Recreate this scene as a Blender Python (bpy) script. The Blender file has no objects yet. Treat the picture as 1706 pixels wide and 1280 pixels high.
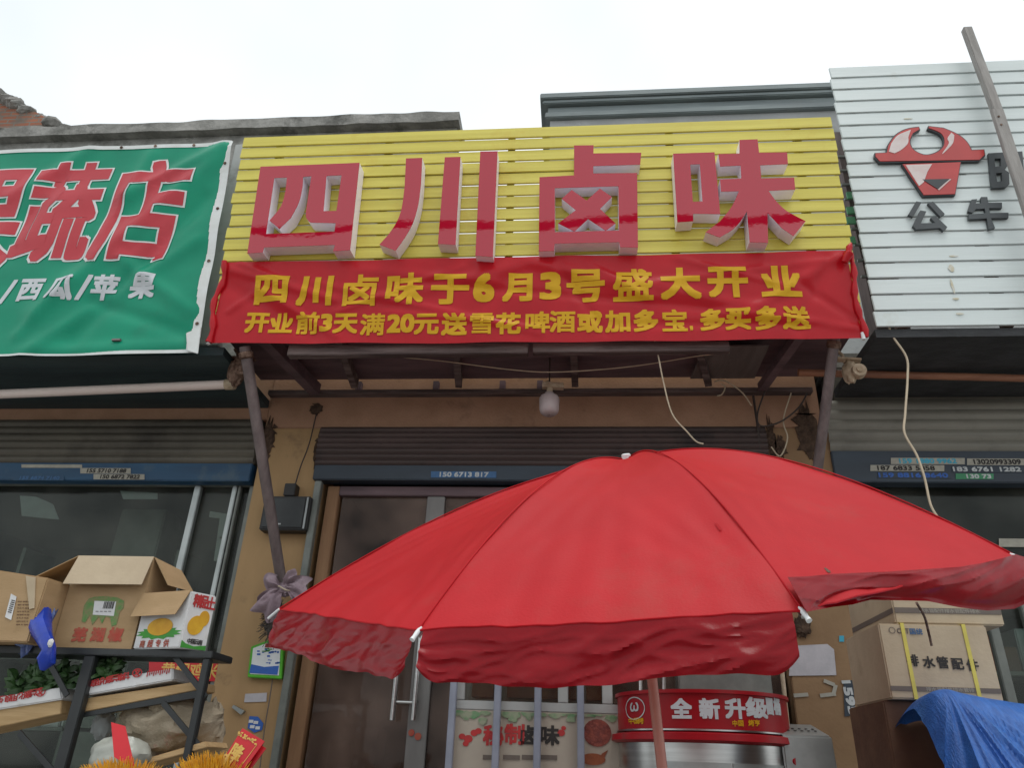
import bpy, bmesh, math, random
from mathutils import Vector, Matrix, noise
random.seed(7)
sc = bpy.context.scene
COL = sc.collection
PI = math.pi
R_ = math.radians

# ------------------------------------------------------------------ camera
CAM = Vector((0, 0, 1.35))
FPX, CX, CY = 1250.0, 853.0, 640.0            # focal length and centre in photo pixels (1706 x 1280)
MR = Vector((0.9963323803, 0.0787164066, 0.0335486993))     # camera right
MD = Vector((-0.0059867865, 0.4552401160, -0.8903485807))   # camera down
MF = Vector((-0.0853577546, 0.8868822718, 0.4540417267))    # camera forward
cd = bpy.data.cameras.new('camera')
cam = bpy.data.objects.new('camera', cd)
COL.objects.link(cam)
cd.sensor_width = 36
cd.lens = 36 * FPX / 1706
cd.clip_end = 500
cam.matrix_world = Matrix(((MR.x, -MD.x, -MF.x, CAM.x), (MR.y, -MD.y, -MF.y, CAM.y), (MR.z, -MD.z, -MF.z, CAM.z), (0, 0, 0, 1)))
sc.camera = cam

# ------------------------------------------------------------------ sky, sun, exposure
SUN_EL, SUN_AZ = R_(74), R_(150)              # azimuth measured from +Y towards +X
wd = bpy.data.worlds.new('World')
sc.world = wd
wd.use_nodes = True
nt = wd.node_tree
bg = nt.nodes['Background']
sky = nt.nodes.new('ShaderNodeTexSky')
sky.sky_type = 'NISHITA'
sky.sun_disc = False
sky.sun_elevation = SUN_EL
sky.sun_rotation = SUN_AZ
sky.air_density = 1.0
sky.dust_density = 4.0
tc = nt.nodes.new('ShaderNodeTexCoord')
cn = nt.nodes.new('ShaderNodeTexNoise')
cn.inputs['Scale'].default_value = 1.6
cn.inputs['Detail'].default_value = 4
cr = nt.nodes.new('ShaderNodeValToRGB')
cr.color_ramp.elements[0].position = 0.3
cr.color_ramp.elements[0].color = (7.7, 8.35, 8.6, 1)
cr.color_ramp.elements[1].position = 0.7
cr.color_ramp.elements[1].color = (10.6, 10.9, 11.0, 1)
mx = nt.nodes.new('ShaderNodeMixRGB')
mx.inputs[0].default_value = 0.9
nt.links.new(tc.outputs['Generated'], cn.inputs['Vector'])
nt.links.new(cn.outputs['Fac'], cr.inputs['Fac'])
nt.links.new(sky.outputs[0], mx.inputs[1])
nt.links.new(cr.outputs[0], mx.inputs[2])
nt.links.new(mx.outputs[0], bg.inputs[0])
bg.inputs[1].default_value = 0.1
sl = bpy.data.lights.new('sun', 'SUN')
sl.energy = 0.9
sl.angle = R_(25)
sl.color = (1, 0.97, 0.92)
so = bpy.data.objects.new('sun', sl)
COL.objects.link(so)
sdir = Vector((math.sin(SUN_AZ) * math.cos(SUN_EL), math.cos(SUN_AZ) * math.cos(SUN_EL), math.sin(SUN_EL)))
so.rotation_euler = sdir.to_track_quat('Z', 'Y').to_euler()
so.location = (3, -4, 12)
sc.view_settings.view_transform = 'Standard'
sc.view_settings.look = 'None'
sc.view_settings.exposure = 0.28
sc.view_settings.gamma = 1.0
sc.cycles.max_bounces = 8
sc.cycles.transparent_max_bounces = 12


# ------------------------------------------------------------------ placing helpers
def ray(px, py):
    return MR * ((px - CX) / FPX) + MD * ((py - CY) / FPX) + MF


def W(px, py, Y):
    d = ray(px, py)
    return CAM + d * (Y / d.y)


class Pl:
    """a plane in the place: point P, right ex, up ey; disp = relief of a cloth over it"""
    def __init__(s, P, ex=(1, 0, 0), ey=(0, 0, 1), disp=None):
        s.P = Vector(P); s.ex = Vector(ex).normalized(); s.ey = Vector(ey).normalized()
        s.n = s.ex.cross(s.ey).normalized(); s.disp = disp

    def ab(s, px, py):
        d = ray(px, py)
        t = (s.P - CAM).dot(s.n) / d.dot(s.n)
        q = CAM + d * t - s.P
        return q.dot(s.ex), q.dot(s.ey)

    def pt(s, a, b, h=0.0):
        if s.disp:
            h += s.disp(a, b)
        return s.P + s.ex * a + s.ey * b + s.n * h


class CylS:
    """upright drum: a = arc length from the side that faces the camera, b = height"""
    def __init__(s, cx, cy, r):
        s.c = Vector((cx, cy, 0)); s.r = r

    def ab(s, px, py):
        d = ray(px, py); o = CAM - s.c
        A = d.x ** 2 + d.y ** 2; B = 2 * (o.x * d.x + o.y * d.y); C = o.x ** 2 + o.y ** 2 - s.r ** 2
        D = max(B * B - 4 * A * C, 0)
        t = (-B - math.sqrt(D)) / (2 * A)
        q = CAM + d * t - s.c
        return math.atan2(q.x, -q.y) * s.r, q.z

    def pt(s, a, b, h=0.0):
        th = a / s.r
        return Vector((s.c.x + (s.r + h) * math.sin(th), s.c.y - (s.r + h) * math.cos(th), b))


# ------------------------------------------------------------------ mesh builder
class MB:
    def __init__(s):
        s.v = []; s.f = []; s.mi = []; s.cur = 0

    def add(s, vs, fs):
        o = len(s.v)
        s.v += [Vector(v) for v in vs]
        for f in fs:
            s.f.append([o + i for i in f]); s.mi.append(s.cur)
        return s

    def hexa(s, a, b):
        """box from two matching quads"""
        return s.add(list(a) + list(b), [(3, 2, 1, 0), (4, 5, 6, 7), (0, 1, 5, 4), (1, 2, 6, 5), (2, 3, 7, 6), (3, 0, 4, 7)])

    def box(s, x0, x1, y0, y1, z0, z1):
        return s.hexa([(x0, y0, z0), (x1, y0, z0), (x1, y1, z0), (x0, y1, z0)], [(x0, y0, z1), (x1, y0, z1), (x1, y1, z1), (x0, y1, z1)])

    def bar(s, p, q, w, d, up=(0, 1, 0)):
        """square bar from p to q; w across, d along up"""
        p = Vector(p); q = Vector(q); t = (q - p).normalized(); u = Vector(up)
        u = (u - t * u.dot(t)).normalized(); c = t.cross(u)
        k = [c * (w / 2) * i + u * (d / 2) * j for i, j in ((-1, -1), (1, -1), (1, 1), (-1, 1))]
        return s.hexa([p + e for e in k], [q + e for e in k])

    def pbox(s, pl, a0, a1, b0, b1, h0, h1, tilt=0.0):
        """box on a plane between heights h0 and h1; tilt pushes its lower edge forward"""
        f = lambda h: [pl.pt(a0, b0, h + tilt), pl.pt(a1, b0, h + tilt), pl.pt(a1, b1, h), pl.pt(a0, b1, h)]
        return s.hexa(f(h0), f(h1))

    def prism(s, pl, pts, h0, h1):
        """convex or simple polygon (list of a,b) between two heights"""
        n = len(pts)
        vs = [pl.pt(a, b, h0) for a, b in pts] + [pl.pt(a, b, h1) for a, b in pts]
        return s.add(vs, [list(range(n))[::-1], [n + i for i in range(n)]] + [(i, (i + 1) % n, n + (i + 1) % n, n + i) for i in range(n)])

    def tube(s, pts, r, seg=8, caps=True):
        pts = [Vector(p) for p in pts]
        rs = r if isinstance(r, (list, tuple)) else [r] * len(pts)
        o = len(s.v); u = None
        for i, p in enumerate(pts):
            t = (pts[min(i + 1, len(pts) - 1)] - pts[max(i - 1, 0)])
            t = t.normalized() if t.length > 1e-9 else Vector((0, 0, 1))
            if u is None:
                u = t.orthogonal().normalized()
            u = (u - t * u.dot(t)).normalized(); c = t.cross(u)
            for k in range(seg):
                an = 2 * PI * k / seg
                s.v.append(p + (u * math.cos(an) + c * math.sin(an)) * rs[i])
        for i in range(len(pts) - 1):
            for k in range(seg):
                k2 = (k + 1) % seg
                s.f.append([o + i * seg + k, o + i * seg + k2, o + (i + 1) * seg + k2, o + (i + 1) * seg + k]); s.mi.append(s.cur)
        if caps:
            s.f.append([o + k for k in range(seg)][::-1]); s.mi.append(s.cur)
            s.f.append([o + (len(pts) - 1) * seg + k for k in range(seg)]); s.mi.append(s.cur)
        return s

    def lathe(s, c, prof, seg=40, a0=0, a1=2 * PI, axis=None):
        c = Vector(c); o = len(s.v); full = abs(a1 - a0 - 2 * PI) < 1e-6
        m = seg if full else seg + 1
        rot = Vector((0, 0, 1)).rotation_difference(Vector(axis)) if axis else None
        for r, z in prof:
            for k in range(m):
                an = a0 + (a1 - a0) * k / seg
                q = Vector((r * math.sin(an), -r * math.cos(an), z))
                s.v.append(c + (rot @ q if rot else q))
        for i in range(len(prof) - 1):
            for k in range(seg):
                k2 = (k + 1) % m
                s.f.append([o + i * m + k, o + i * m + k2, o + (i + 1) * m + k2, o + (i + 1) * m + k]); s.mi.append(s.cur)
        return s

    def grid(s, fn, nu, nv):
        o = len(s.v)
        for j in range(nv + 1):
            for i in range(nu + 1):
                s.v.append(Vector(fn(i / nu, j / nv)))
        for j in range(nv):
            for i in range(nu):
                a = o + j * (nu + 1) + i
                s.f.append([a, a + 1, a + nu + 2, a + nu + 1]); s.mi.append(s.cur)
        return s

    def blob(s, c, rx, ry, rz, amp=.15, fr=3.0, seed=0, nu=28, nv=18):
        c = Vector(c)
        def fn(u, v):
            th = 2 * PI * u; ph = PI * (v - .5) * .9999
            d = Vector((math.cos(th) * math.cos(ph), math.sin(th) * math.cos(ph), math.sin(ph)))
            k = 1 + amp * noise.fractal(d * fr + Vector((seed, seed * 2.1, 0)), 1, 2, 4)
            return c + Vector((d.x * rx, d.y * ry, d.z * rz)) * k
        return s.grid(fn, nu, nv)


ROOT = {}


def finish(o, label=None, cat=None, group=None, kind=None):
    if label: o['label'] = label
    if cat: o['category'] = cat
    if group: o['group'] = group
    if kind: o['kind'] = kind
    return o


def mk(name, mb, mats, origin, smooth=False, bevel=0.0, thick=0.0):
    me = bpy.data.meshes.new(name)
    me.from_pydata([v - origin for v in mb.v], [], mb.f)
    if not isinstance(mats, (list, tuple)): mats = [mats]
    for m in mats: me.materials.append(m)
    for p, i in zip(me.polygons, mb.mi): p.material_index = i
    bm = bmesh.new(); bm.from_mesh(me)
    bmesh.ops.remove_doubles(bm, verts=bm.verts, dist=1e-5) if smooth else None
    if bevel or thick or smooth:
        bmesh.ops.recalc_face_normals(bm, faces=bm.faces)
    if bevel:
        es = [e for e in bm.edges if len(e.link_faces) == 2 and e.calc_face_angle(0) > R_(35)]
        bmesh.ops.bevel(bm, geom=es, offset=bevel, segments=2, affect='EDGES', clamp_overlap=True)
    if thick:
        bmesh.ops.solidify(bm, geom=list(bm.faces), thickness=thick)
    if smooth:
        for f in bm.faces: f.smooth = True
    bm.to_mesh(me); bm.free()
    if smooth:
        try: me.set_sharp_from_angle(angle=R_(42))
        except Exception: pass
    o = bpy.data.objects.new(name, me)
    COL.objects.link(o)
    return o


def thing(name, label, cat, loc, group=None):
    o = bpy.data.objects.new(name, None)
    o.empty_display_size = .1
    COL.objects.link(o); o.location = loc
    ROOT[o.name] = Vector(loc)
    return finish(o, label, cat, group)


def part(name, mb, mats, par, smooth=False, bevel=0.0, label=None, thick=0.0, kind=None):
    org = ROOT[par.name]
    o = mk(name, mb, mats, org, smooth, bevel, thick)
    o.parent = par
    ROOT[o.name] = org
    return finish(o, label, None, None, kind)


def single(name, mb, mats, label, cat, group=None, kind=None, smooth=False, bevel=0.0, thick=0.0):
    xs = [v.x for v in mb.v]; ys = [v.y for v in mb.v]; zs = [v.z for v in mb.v]
    org = Vector(((min(xs) + max(xs)) / 2, (min(ys) + max(ys)) / 2, min(zs)))
    o = mk(name, mb, mats, org, smooth, bevel, thick)
    o.location = org
    ROOT[o.name] = org
    return finish(o, label, cat, group, kind)


def struct(name, mb, mats, **k):
    return single(name, mb, mats, None, None, kind='structure', **k)


# ------------------------------------------------------------------ writing
_G = {}


def glyph(body):
    if body not in _G:
        cu = bpy.data.curves.new('lettering', 'FONT')
        cu.body = body; cu.size = 1; cu.resolution_u = 3; cu.fill_mode = 'FRONT'
        o = bpy.data.objects.new('lettering', cu)
        COL.objects.link(o)
        bpy.context.view_layer.update()
        me = o.to_mesh()
        vs = [(v.co.x, v.co.y) for v in me.vertices]
        fs = [list(p.vertices) for p in me.polygons]
        o.to_mesh_clear()
        bpy.data.objects.remove(o); bpy.data.curves.remove(cu)
        x0 = min(v[0] for v in vs); x1 = max(v[0] for v in vs); y0 = min(v[1] for v in vs); y1 = max(v[1] for v in vs)
        _G[body] = (vs, fs, x0, x1, y0, y1)
    return _G[body]


def cut_up(vs, fs, pitch):
    bm = bmesh.new()
    bv = [bm.verts.new((x, y, 0)) for x, y in vs]
    for f in fs:
        try: bm.faces.new([bv[i] for i in f])
        except ValueError: pass
    for ax in (0, 1):
        lo = min(v[ax] for v in vs); hi = max(v[ax] for v in vs)
        k = lo + pitch
        while k < hi:
            co = [0, 0, 0]; no = [0, 0, 0]; co[ax] = k; no[ax] = 1
            bmesh.ops.bisect_plane(bm, geom=bm.verts[:] + bm.edges[:] + bm.faces[:], plane_co=co, plane_no=no)
            k += pitch
    bm.verts.index_update()
    r = [(v.co.x, v.co.y) for v in bm.verts], [[v.index for v in f.verts] for f in bm.faces]
    bm.free()
    return r


def put(mb, surf, body, a, b, w, h, bold=0.0, h0=0.004, rot=0.0, fit=False, cut=0.0, shear=0.0):
    """writes body centred at (a, b); bold = how much each stroke is thickened, in metres"""
    vs, fs, x0, x1, y0, y1 = glyph(body)
    if fit:
        kx = (w - 2 * bold) / max(x1 - x0, 1e-6); ky = (h - 2 * bold) / max(y1 - y0, 1e-6)
    else:
        kx = (w - 2 * bold) / .87; ky = (h - 2 * bold) / .87
    mx_, my_ = (x0 + x1) / 2, (y0 + y1) / 2
    loc = [((x - mx_) * kx, (y - my_) * ky) for x, y in vs]
    if cut:
        loc, fs = cut_up(loc, fs, cut)
    offs = [(0, 0)]
    if bold:
        offs += [(bold * i, bold * j) for i in (-1, 0, 1) for j in (-1, 0, 1) if i or j]
        if bold > .016:
            offs = [(bold * i * .334, bold * j * .334) for i in range(-3, 4) for j in range(-3, 4)]
    c, s_ = math.cos(rot), math.sin(rot)
    for k, (ox, oy) in enumerate(offs):
        pv = []
        for x, y in loc:
            x += ox; y += oy
            x += shear * y
            pv.append(surf.pt(a + x * c - y * s_, b + x * s_ + y * c, h0 + k * (.00015 if len(offs) < 20 else .00004)))
        mb.add(pv, fs)


THIN = {'卤': .6, '雪': .55, '盛': .65, '满': .7, '啤': .75, '酒': .75, '前': .8, '宝': .8, '号': .85, '味': .85}


def put_px(mb, surf, body, cx, cy, wpx, hpx=None, **k):
    hpx = hpx or wpx
    a, b = surf.ab(cx, cy)
    w = abs(surf.ab(cx + wpx / 2, cy)[0] - surf.ab(cx - wpx / 2, cy)[0])
    h = abs(surf.ab(cx, cy - hpx / 2)[1] - surf.ab(cx, cy + hpx / 2)[1])
    put(mb, surf, body, a, b, w, h, **k)


# ------------------------------------------------------------------ materials
def mat(name, col, col2=None, scale=6.0, rough=.6, bump=0.0, bscale=40.0, metal=0.0, spec=.5, thr=(.4, .65), stretch=(1, 1, 1),
        sheen=0.0, coat=0.0, trans=0.0, det=5.0, col3=None, scale3=1.5, thr3=(.55, .7), ior=1.5, transl=0.0):
    m = bpy.data.materials.new(name)
    m.use_nodes = True
    t = m.node_tree
    N = t.nodes; L = t.links
    b = N['Principled BSDF']
    b.inputs['Roughness'].default_value = rough
    b.inputs['Metallic'].default_value = metal
    b.inputs['Specular IOR Level'].default_value = spec
    b.inputs['IOR'].default_value = ior
    b.inputs['Sheen Weight'].default_value = sheen
    b.inputs['Coat Weight'].default_value = coat
    b.inputs['Transmission Weight'].default_value = trans
    tc = N.new('ShaderNodeTexCoord')
    mp = N.new('ShaderNodeMapping'); mp.inputs['Scale'].default_value = stretch
    L.new(tc.outputs['Object'], mp.inputs['Vector'])
    out = None
    if col2 is None:
        col2 = tuple(c * .82 for c in col)
    nz = N.new('ShaderNodeTexNoise'); nz.inputs['Scale'].default_value = scale; nz.inputs['Detail'].default_value = det
    nz.inputs['Roughness'].default_value = .62
    L.new(mp.outputs[0], nz.inputs['Vector'])
    cr = N.new('ShaderNodeValToRGB')
    cr.color_ramp.elements[0].position = thr[0]; cr.color_ramp.elements[0].color = (*col2, 1)
    cr.color_ramp.elements[1].position = thr[1]; cr.color_ramp.elements[1].color = (*col, 1)
    L.new(nz.outputs['Fac'], cr.inputs['Fac'])
    out = cr.outputs[0]
    if col3:
        n3 = N.new('ShaderNodeTexNoise'); n3.inputs['Scale'].default_value = scale3; n3.inputs['Detail'].default_value = 6
        n3.inputs['Roughness'].default_value = .7
        L.new(tc.outputs['Object'], n3.inputs['Vector'])
        r3 = N.new('ShaderNodeValToRGB')
        r3.color_ramp.elements[0].position = thr3[0]; r3.color_ramp.elements[0].color = (0, 0, 0, 1)
        r3.color_ramp.elements[1].position = thr3[1]; r3.color_ramp.elements[1].color = (1, 1, 1, 1)
        L.new(n3.outputs['Fac'], r3.inputs['Fac'])
        mm = N.new('ShaderNodeMixRGB'); mm.inputs[2].default_value = (*col3, 1)
        L.new(r3.outputs[0], mm.inputs[0]); L.new(out, mm.inputs[1])
        out = mm.outputs[0]
    L.new(out, b.inputs['Base Color'])
    if bump:
        nb = N.new('ShaderNodeTexNoise'); nb.inputs['Scale'].default_value = bscale; nb.inputs['Detail'].default_value = 5
        L.new(mp.outputs[0], nb.inputs['Vector'])
        bp = N.new('ShaderNodeBump'); bp.inputs['Strength'].default_value = bump; bp.inputs['Distance'].default_value = .02
        L.new(nb.outputs['Fac'], bp.inputs['Height'])
        L.new(bp.outputs[0], b.inputs['Normal'])
    if transl:
        o_ = [n for n in N if n.type == 'OUTPUT_MATERIAL'][0]
        tl = N.new('ShaderNodeBsdfTranslucent'); L.new(out, tl.inputs[0])
        ms = N.new('ShaderNodeMixShader'); ms.inputs[0].default_value = transl
        L.new(b.outputs[0], ms.inputs[1]); L.new(tl.outputs[0], ms.inputs[2]); L.new(ms.outputs[0], o_.inputs['Surface'])
    return m


def glass(name, tint=(.8, .85, .82), f=.06, dust_or_glare=(.25, .25, .22)):
    m = bpy.data.materials.new(name); m.use_nodes = True
    N = m.node_tree.nodes; L = m.node_tree.links
    for n in list(N):
        if n.type != 'OUTPUT_MATERIAL': N.remove(n)
    out = [n for n in N if n.type == 'OUTPUT_MATERIAL'][0]
    tr = N.new('ShaderNodeBsdfTransparent'); tr.inputs[0].default_value = (*tint, 1)
    gl = N.new('ShaderNodeBsdfGlossy'); gl.inputs['Roughness'].default_value = .03
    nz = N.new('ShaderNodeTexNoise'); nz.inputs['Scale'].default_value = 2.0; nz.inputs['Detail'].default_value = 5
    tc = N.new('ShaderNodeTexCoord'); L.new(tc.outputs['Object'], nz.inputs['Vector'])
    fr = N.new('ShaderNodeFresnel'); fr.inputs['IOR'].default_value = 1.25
    df = N.new('ShaderNodeBsdfDiffuse'); df.inputs[0].default_value = (*dust_or_glare, 1)  # patchy diffuse coat paints street reflections into the dusty pane
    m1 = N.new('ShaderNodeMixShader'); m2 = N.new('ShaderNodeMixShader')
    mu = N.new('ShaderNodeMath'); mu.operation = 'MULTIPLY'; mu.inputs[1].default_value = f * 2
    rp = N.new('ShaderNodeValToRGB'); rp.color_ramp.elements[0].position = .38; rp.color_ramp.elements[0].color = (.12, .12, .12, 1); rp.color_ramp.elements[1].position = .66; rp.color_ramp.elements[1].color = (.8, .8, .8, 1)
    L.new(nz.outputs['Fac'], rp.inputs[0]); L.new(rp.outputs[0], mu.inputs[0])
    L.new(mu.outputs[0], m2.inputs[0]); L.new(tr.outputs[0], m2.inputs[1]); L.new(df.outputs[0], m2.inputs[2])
    L.new(fr.outputs[0], m1.inputs[0]); L.new(m2.outputs[0], m1.inputs[1]); L.new(gl.outputs[0], m1.inputs[2])
    L.new(m1.outputs[0], out.inputs['Surface'])
    return m


def brickmat(name):
    m = mat(name, (.3, .12, .07), (.18, .06, .04), scale=9, rough=.9)
    N = m.node_tree.nodes; L = m.node_tree.links; b = N['Principled BSDF']
    tc = N.new('ShaderNodeTexCoord'); mp = N.new('ShaderNodeMapping'); mp.inputs['Rotation'].default_value = (R_(90), 0, 0)
    br = N.new('ShaderNodeTexBrick'); br.inputs['Scale'].default_value = 1
    br.inputs['Color1'].default_value = (.36, .13, .07, 1); br.inputs['Color2'].default_value = (.26, .09, .05, 1); br.inputs['Mortar'].default_value = (.2, .17, .14, 1)
    br.inputs['Brick Width'].default_value = .26; br.inputs['Row Height'].default_value = .08; br.inputs['Mortar Size'].default_value = .012
    L.new(tc.outputs['Object'], mp.inputs[0]); L.new(mp.outputs[0], br.inputs['Vector'])
    nz = N.new('ShaderNodeTexNoise'); nz.inputs['Scale'].default_value = 1.8; nz.inputs['Detail'].default_value = 7
    L.new(tc.outputs['Object'], nz.inputs['Vector'])
    rp = N.new('ShaderNodeValToRGB'); rp.color_ramp.elements[0].position = .48; rp.color_ramp.elements[1].position = .6
    L.new(nz.outputs['Fac'], rp.inputs[0])
    mm = N.new('ShaderNodeMixRGB'); mm.inputs[2].default_value = (.13, .12, .1, 1)
    L.new(rp.outputs[0], mm.inputs[0]); L.new(br.outputs[0], mm.inputs[1]); L.new(mm.outputs[0], b.inputs['Base Color'])
    return m


M = {}
M['beige'] = mat('beige_paint', (.42, .25, .165), (.35, .205, .13), 3, .8, .15, 60, col3=(.15, .095, .07), scale3=1.3, thr3=(.55, .72), spec=.2)
M['pillar'] = mat('tan_board', (.42, .27, .135), (.36, .23, .115), 3, .75, .1, 50, col3=(.17, .115, .07), scale3=2.2, thr3=(.58, .75), stretch=(1, 1, .3), spec=.2)
M['brownwall'] = mat('brown_board', (.3, .19, .105), (.25, .155, .085), 3, .8, .1, 50, col3=(.14, .09, .06), scale3=3, thr3=(.58, .75), spec=.2)
M['yellow'] = mat('yellow_paint', (.72, .63, .11), (.62, .53, .08), 2.2, .42, .12, 30, stretch=(.3, 5, 9), col3=(.6, .43, .04), scale3=1.3, thr3=(.56, .75))
M['white_slat'] = mat('white_paint', (.66, .72, .71), (.6, .66, .65), 2.5, .4, .06, 30, stretch=(.2, 2, 2), col3=(.5, .5, .44), scale3=1.6, thr3=(.6, .8))
M['acrylic'] = mat('red_acrylic', (.46, .005, .027), (.45, .0045, .026), 2, .025, .05, 3.0, spec=.8, ior=1.5)
M['acrylic_side'] = mat('white_letter_side', (.92, .87, .95), (.89, .83, .93), 4, .4)
M['banner'] = mat('red_banner_cloth', (.6, .009, .02), (.54, .008, .017), 3, .3, .05, 120, spec=.34, transl=.2)
M['gold_text'] = mat('gold_print', (.78, .46, .02), (.72, .41, .015), 5, .5, spec=.25, transl=.15)
M['green'] = mat('green_tarpaulin', (.003, .29, .165), (.003, .25, .145), 2, .36, .05, 10, spec=.25, col3=(.012, .21, .125), scale3=.8, transl=.06)
M['white_vinyl'] = mat('white_vinyl', (.72, .75, .75), (.62, .64, .62), 4, .5, col3=(.45, .38, .28), scale3=5, thr3=(.62, .75))
M['red_print'] = mat('red_print', (.5, .02, .035), (.46, .018, .03), 3, .4)
M['grey_print'] = mat('white_print', (.62, .65, .68), None, 4, .5)
M['concrete'] = mat('weathered_concrete', (.36, .35, .33), (.22, .215, .2), 5, .9, .5, 25, col3=(.1, .1, .09), scale3=2.2, thr3=(.52, .66), spec=.2)
M['render'] = mat('grey_render', (.4, .41, .41), (.33, .34, .34), 2, .8, .2, 30, col3=(.16, .17, .17), scale3=1.1, thr3=(.55, .75), spec=.2)
M['cladding'] = mat('pale_grey_cladding', (.42, .43, .42), (.34, .35, .34), 3, .7, col3=(.2, .19, .17), scale3=2.4)
M['cornice'] = mat('slate_cornice', (.24, .28, .28), (.17, .2, .205), 3, .6, .1, 20, stretch=(.3, 1, 3), col3=(.2, .22, .22), scale3=2)
M['brick'] = brickmat('broken_brick')
M['soffit'] = mat('dark_soffit', (.16, .1, .11), (.09, .058, .066), 3, .7, .1, 20, stretch=(.4, 2, 2))
M['teal_soffit'] = mat('teal_soffit', (.03, .055, .058), (.02, .035, .04), 3, .6, .1, 20, stretch=(.3, 2, 2))
M['grey_soffit'] = mat('charcoal_soffit', (.045, .047, .05), (.028, .029, .031), 6, .7, .2, 30, stretch=(1, 3, 3))
M['old_wood'] = mat('weathered_wood', (.2, .155, .145), (.08, .058, .055), 5, .85, .4, 30, stretch=(.3, 3, 3), spec=.2)
M['raw_wood'] = mat('pale_timber', (.55, .38, .2), (.44, .29, .14), 4, .7, .15, 30, stretch=(.5, 4, 6), spec=.3)
M['door_wood'] = mat('dull_orange_timber', (.3, .17, .09), (.23, .125, .065), 4, .65, .1, 30, stretch=(4, 4, .4), spec=.3)
M['shutter'] = mat('shutter_slats', (.125, .11, .085), (.085, .075, .058), 3, .55, .05, 20, stretch=(.3, 2, 2), col3=(.045, .038, .03), scale3=1.4, thr3=(.48, .72))
M['shutter_dark'] = mat('dark_shutter_slats', (.085, .055, .05), (.055, .037, .034), 3, .6, .05, 20, stretch=(.3, 2, 2), col3=(.03, .022, .022), scale3=1.4)
M['shutter_pale'] = mat('pale_shutter_slats', (.25, .235, .195), (.19, .18, .15), 3, .5, .05, 20, stretch=(.3, 2, 2), col3=(.11, .1, .085), scale3=1.2, thr3=(.5, .8))
M['blue_band'] = mat('blue_shutter_rail', (.012, .07, .15), (.01, .05, .11), 3, .5, stretch=(.4, 2, 2), col3=(.05, .09, .13), scale3=3)
M['navy_band'] = mat('navy_shutter_rail', (.03, .045, .065), (.02, .03, .045), 3, .5, stretch=(.4, 2, 2))
M['stile'] = mat('dull_grey_stile', (.2, .19, .18), (.14, .13, .125), 5, .5, stretch=(1, 1, .3))
M['rust_stain'] = mat('rust_stain', (.52, .45, .28), (.6, .6, .54), 20, .6)
M['dust_or_glare'] = mat('dust_smear', (.47, .06, .045), (.52, .02, .022), 45, .7, thr=(.45, .6), spec=.2)
M['steel'] = mat('brushed_steel', (.55, .55, .54), (.45, .45, .44), 8, .28, .03, 60, metal=1, stretch=(.2, .2, 6))
M['alu'] = mat('aluminium', (.42, .44, .43), (.34, .36, .35), 6, .4, 0, metal=.7)
M['alu_dark'] = mat('dull_aluminium', (.2, .21, .19), (.14, .15, .135), 6, .5, metal=.3)
M['galv'] = mat('dull_brown_pipe', (.2, .155, .15), (.12, .09, .088), 10, .6, .15, 40, metal=.15, stretch=(1, 1, .3))
M['rust'] = mat('rusty_metal', (.24, .16, .12), (.09, .05, .035), 25, .85, .6, 60, spec=.2)
M['pale_metal'] = mat('dusty_pale_metal', (.58, .47, .34), (.4, .3, .2), 18, .7, .3, 40)
M['orange_pipe'] = mat('rust_orange_pipe', (.34, .15, .08), (.22, .09, .05), 8, .6, stretch=(.3, 2, 2))
M['pink_tube'] = mat('dusty_white_tube', (.82, .7, .65), (.74, .62, .57), 4, .5, stretch=(.3, 2, 2))
M['black'] = mat('black_metal', (.024, .027, .028), (.016, .018, .019), 8, .42)
M['black_plastic'] = mat('black_plastic', (.015, .013, .013), None, 8, .5)
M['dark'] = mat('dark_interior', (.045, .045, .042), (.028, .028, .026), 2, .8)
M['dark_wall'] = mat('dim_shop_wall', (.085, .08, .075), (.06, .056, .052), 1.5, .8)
M['kraft'] = mat('kraft_board', (.42, .285, .16), (.37, .25, .135), 4, .8, .08, 50, stretch=(1, 1, 3), spec=.15, col3=(.29, .19, .1), scale3=2.5, thr3=(.58, .75))
M['kraft_pale'] = mat('pale_kraft_board', (.5, .41, .29), (.44, .355, .25), 4, .8, .08, 50, spec=.15, col3=(.36, .28, .19), scale3=2.5, thr3=(.6, .78))
M['kraft_dark'] = mat('old_kraft_board', (.17, .1, .065), (.12, .07, .05), 4, .85, .1, 40, spec=.15)
M['white_card'] = mat('white_card', (.7, .7, .7), (.6, .6, .6), 6, .6, col3=(.5, .48, .44), scale3=6, thr3=(.6, .75))
M['paper'] = mat('white_paper', (.52, .49, .51), (.42, .4, .42), 7, .7, .2, 12)
M['ink'] = mat('black_ink', (.03, .026, .024), None, 6, .7)
M['grey_ink'] = mat('grey_ink', (.16, .13, .11), None, 6, .8)
M['red_ink'] = mat('red_ink', (.5, .03, .03), (.4, .03, .03), 20, .7)
M['faded_red'] = mat('smudged_red_ink', (.42, .06, .04), (.38, .1, .06), 25, .8)
M['faded_green'] = mat('smudged_green_ink', (.1, .25, .07), (.22, .22, .1), 40, .8)
M['leaf_print'] = mat('green_print', (.05, .32, .03), (.04, .26, .03), 10, .5)
M['potato'] = mat('yellow_potato_print', (.72, .42, .02), (.6, .3, .01), 8, .5)
M['blue_ink'] = mat('blue_ink', (.03, .12, .45), None, 6, .6)
M['cyan_ink'] = mat('cyan_ink', (.05, .4, .55), None, 6, .6)
M['green_ink'] = mat('green_sticker', (.05, .26, .12), None, 6, .6)
M['sticker'] = mat('aged_sticker', (.4, .38, .32), (.33, .31, .26), 20, .7)
M['blue_sticker'] = mat('blue_sticker', (.05, .14, .3), None, 20, .6)
M['silver_ink'] = mat('pale_ink', (.55, .57, .57), None, 6, .6)
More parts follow.
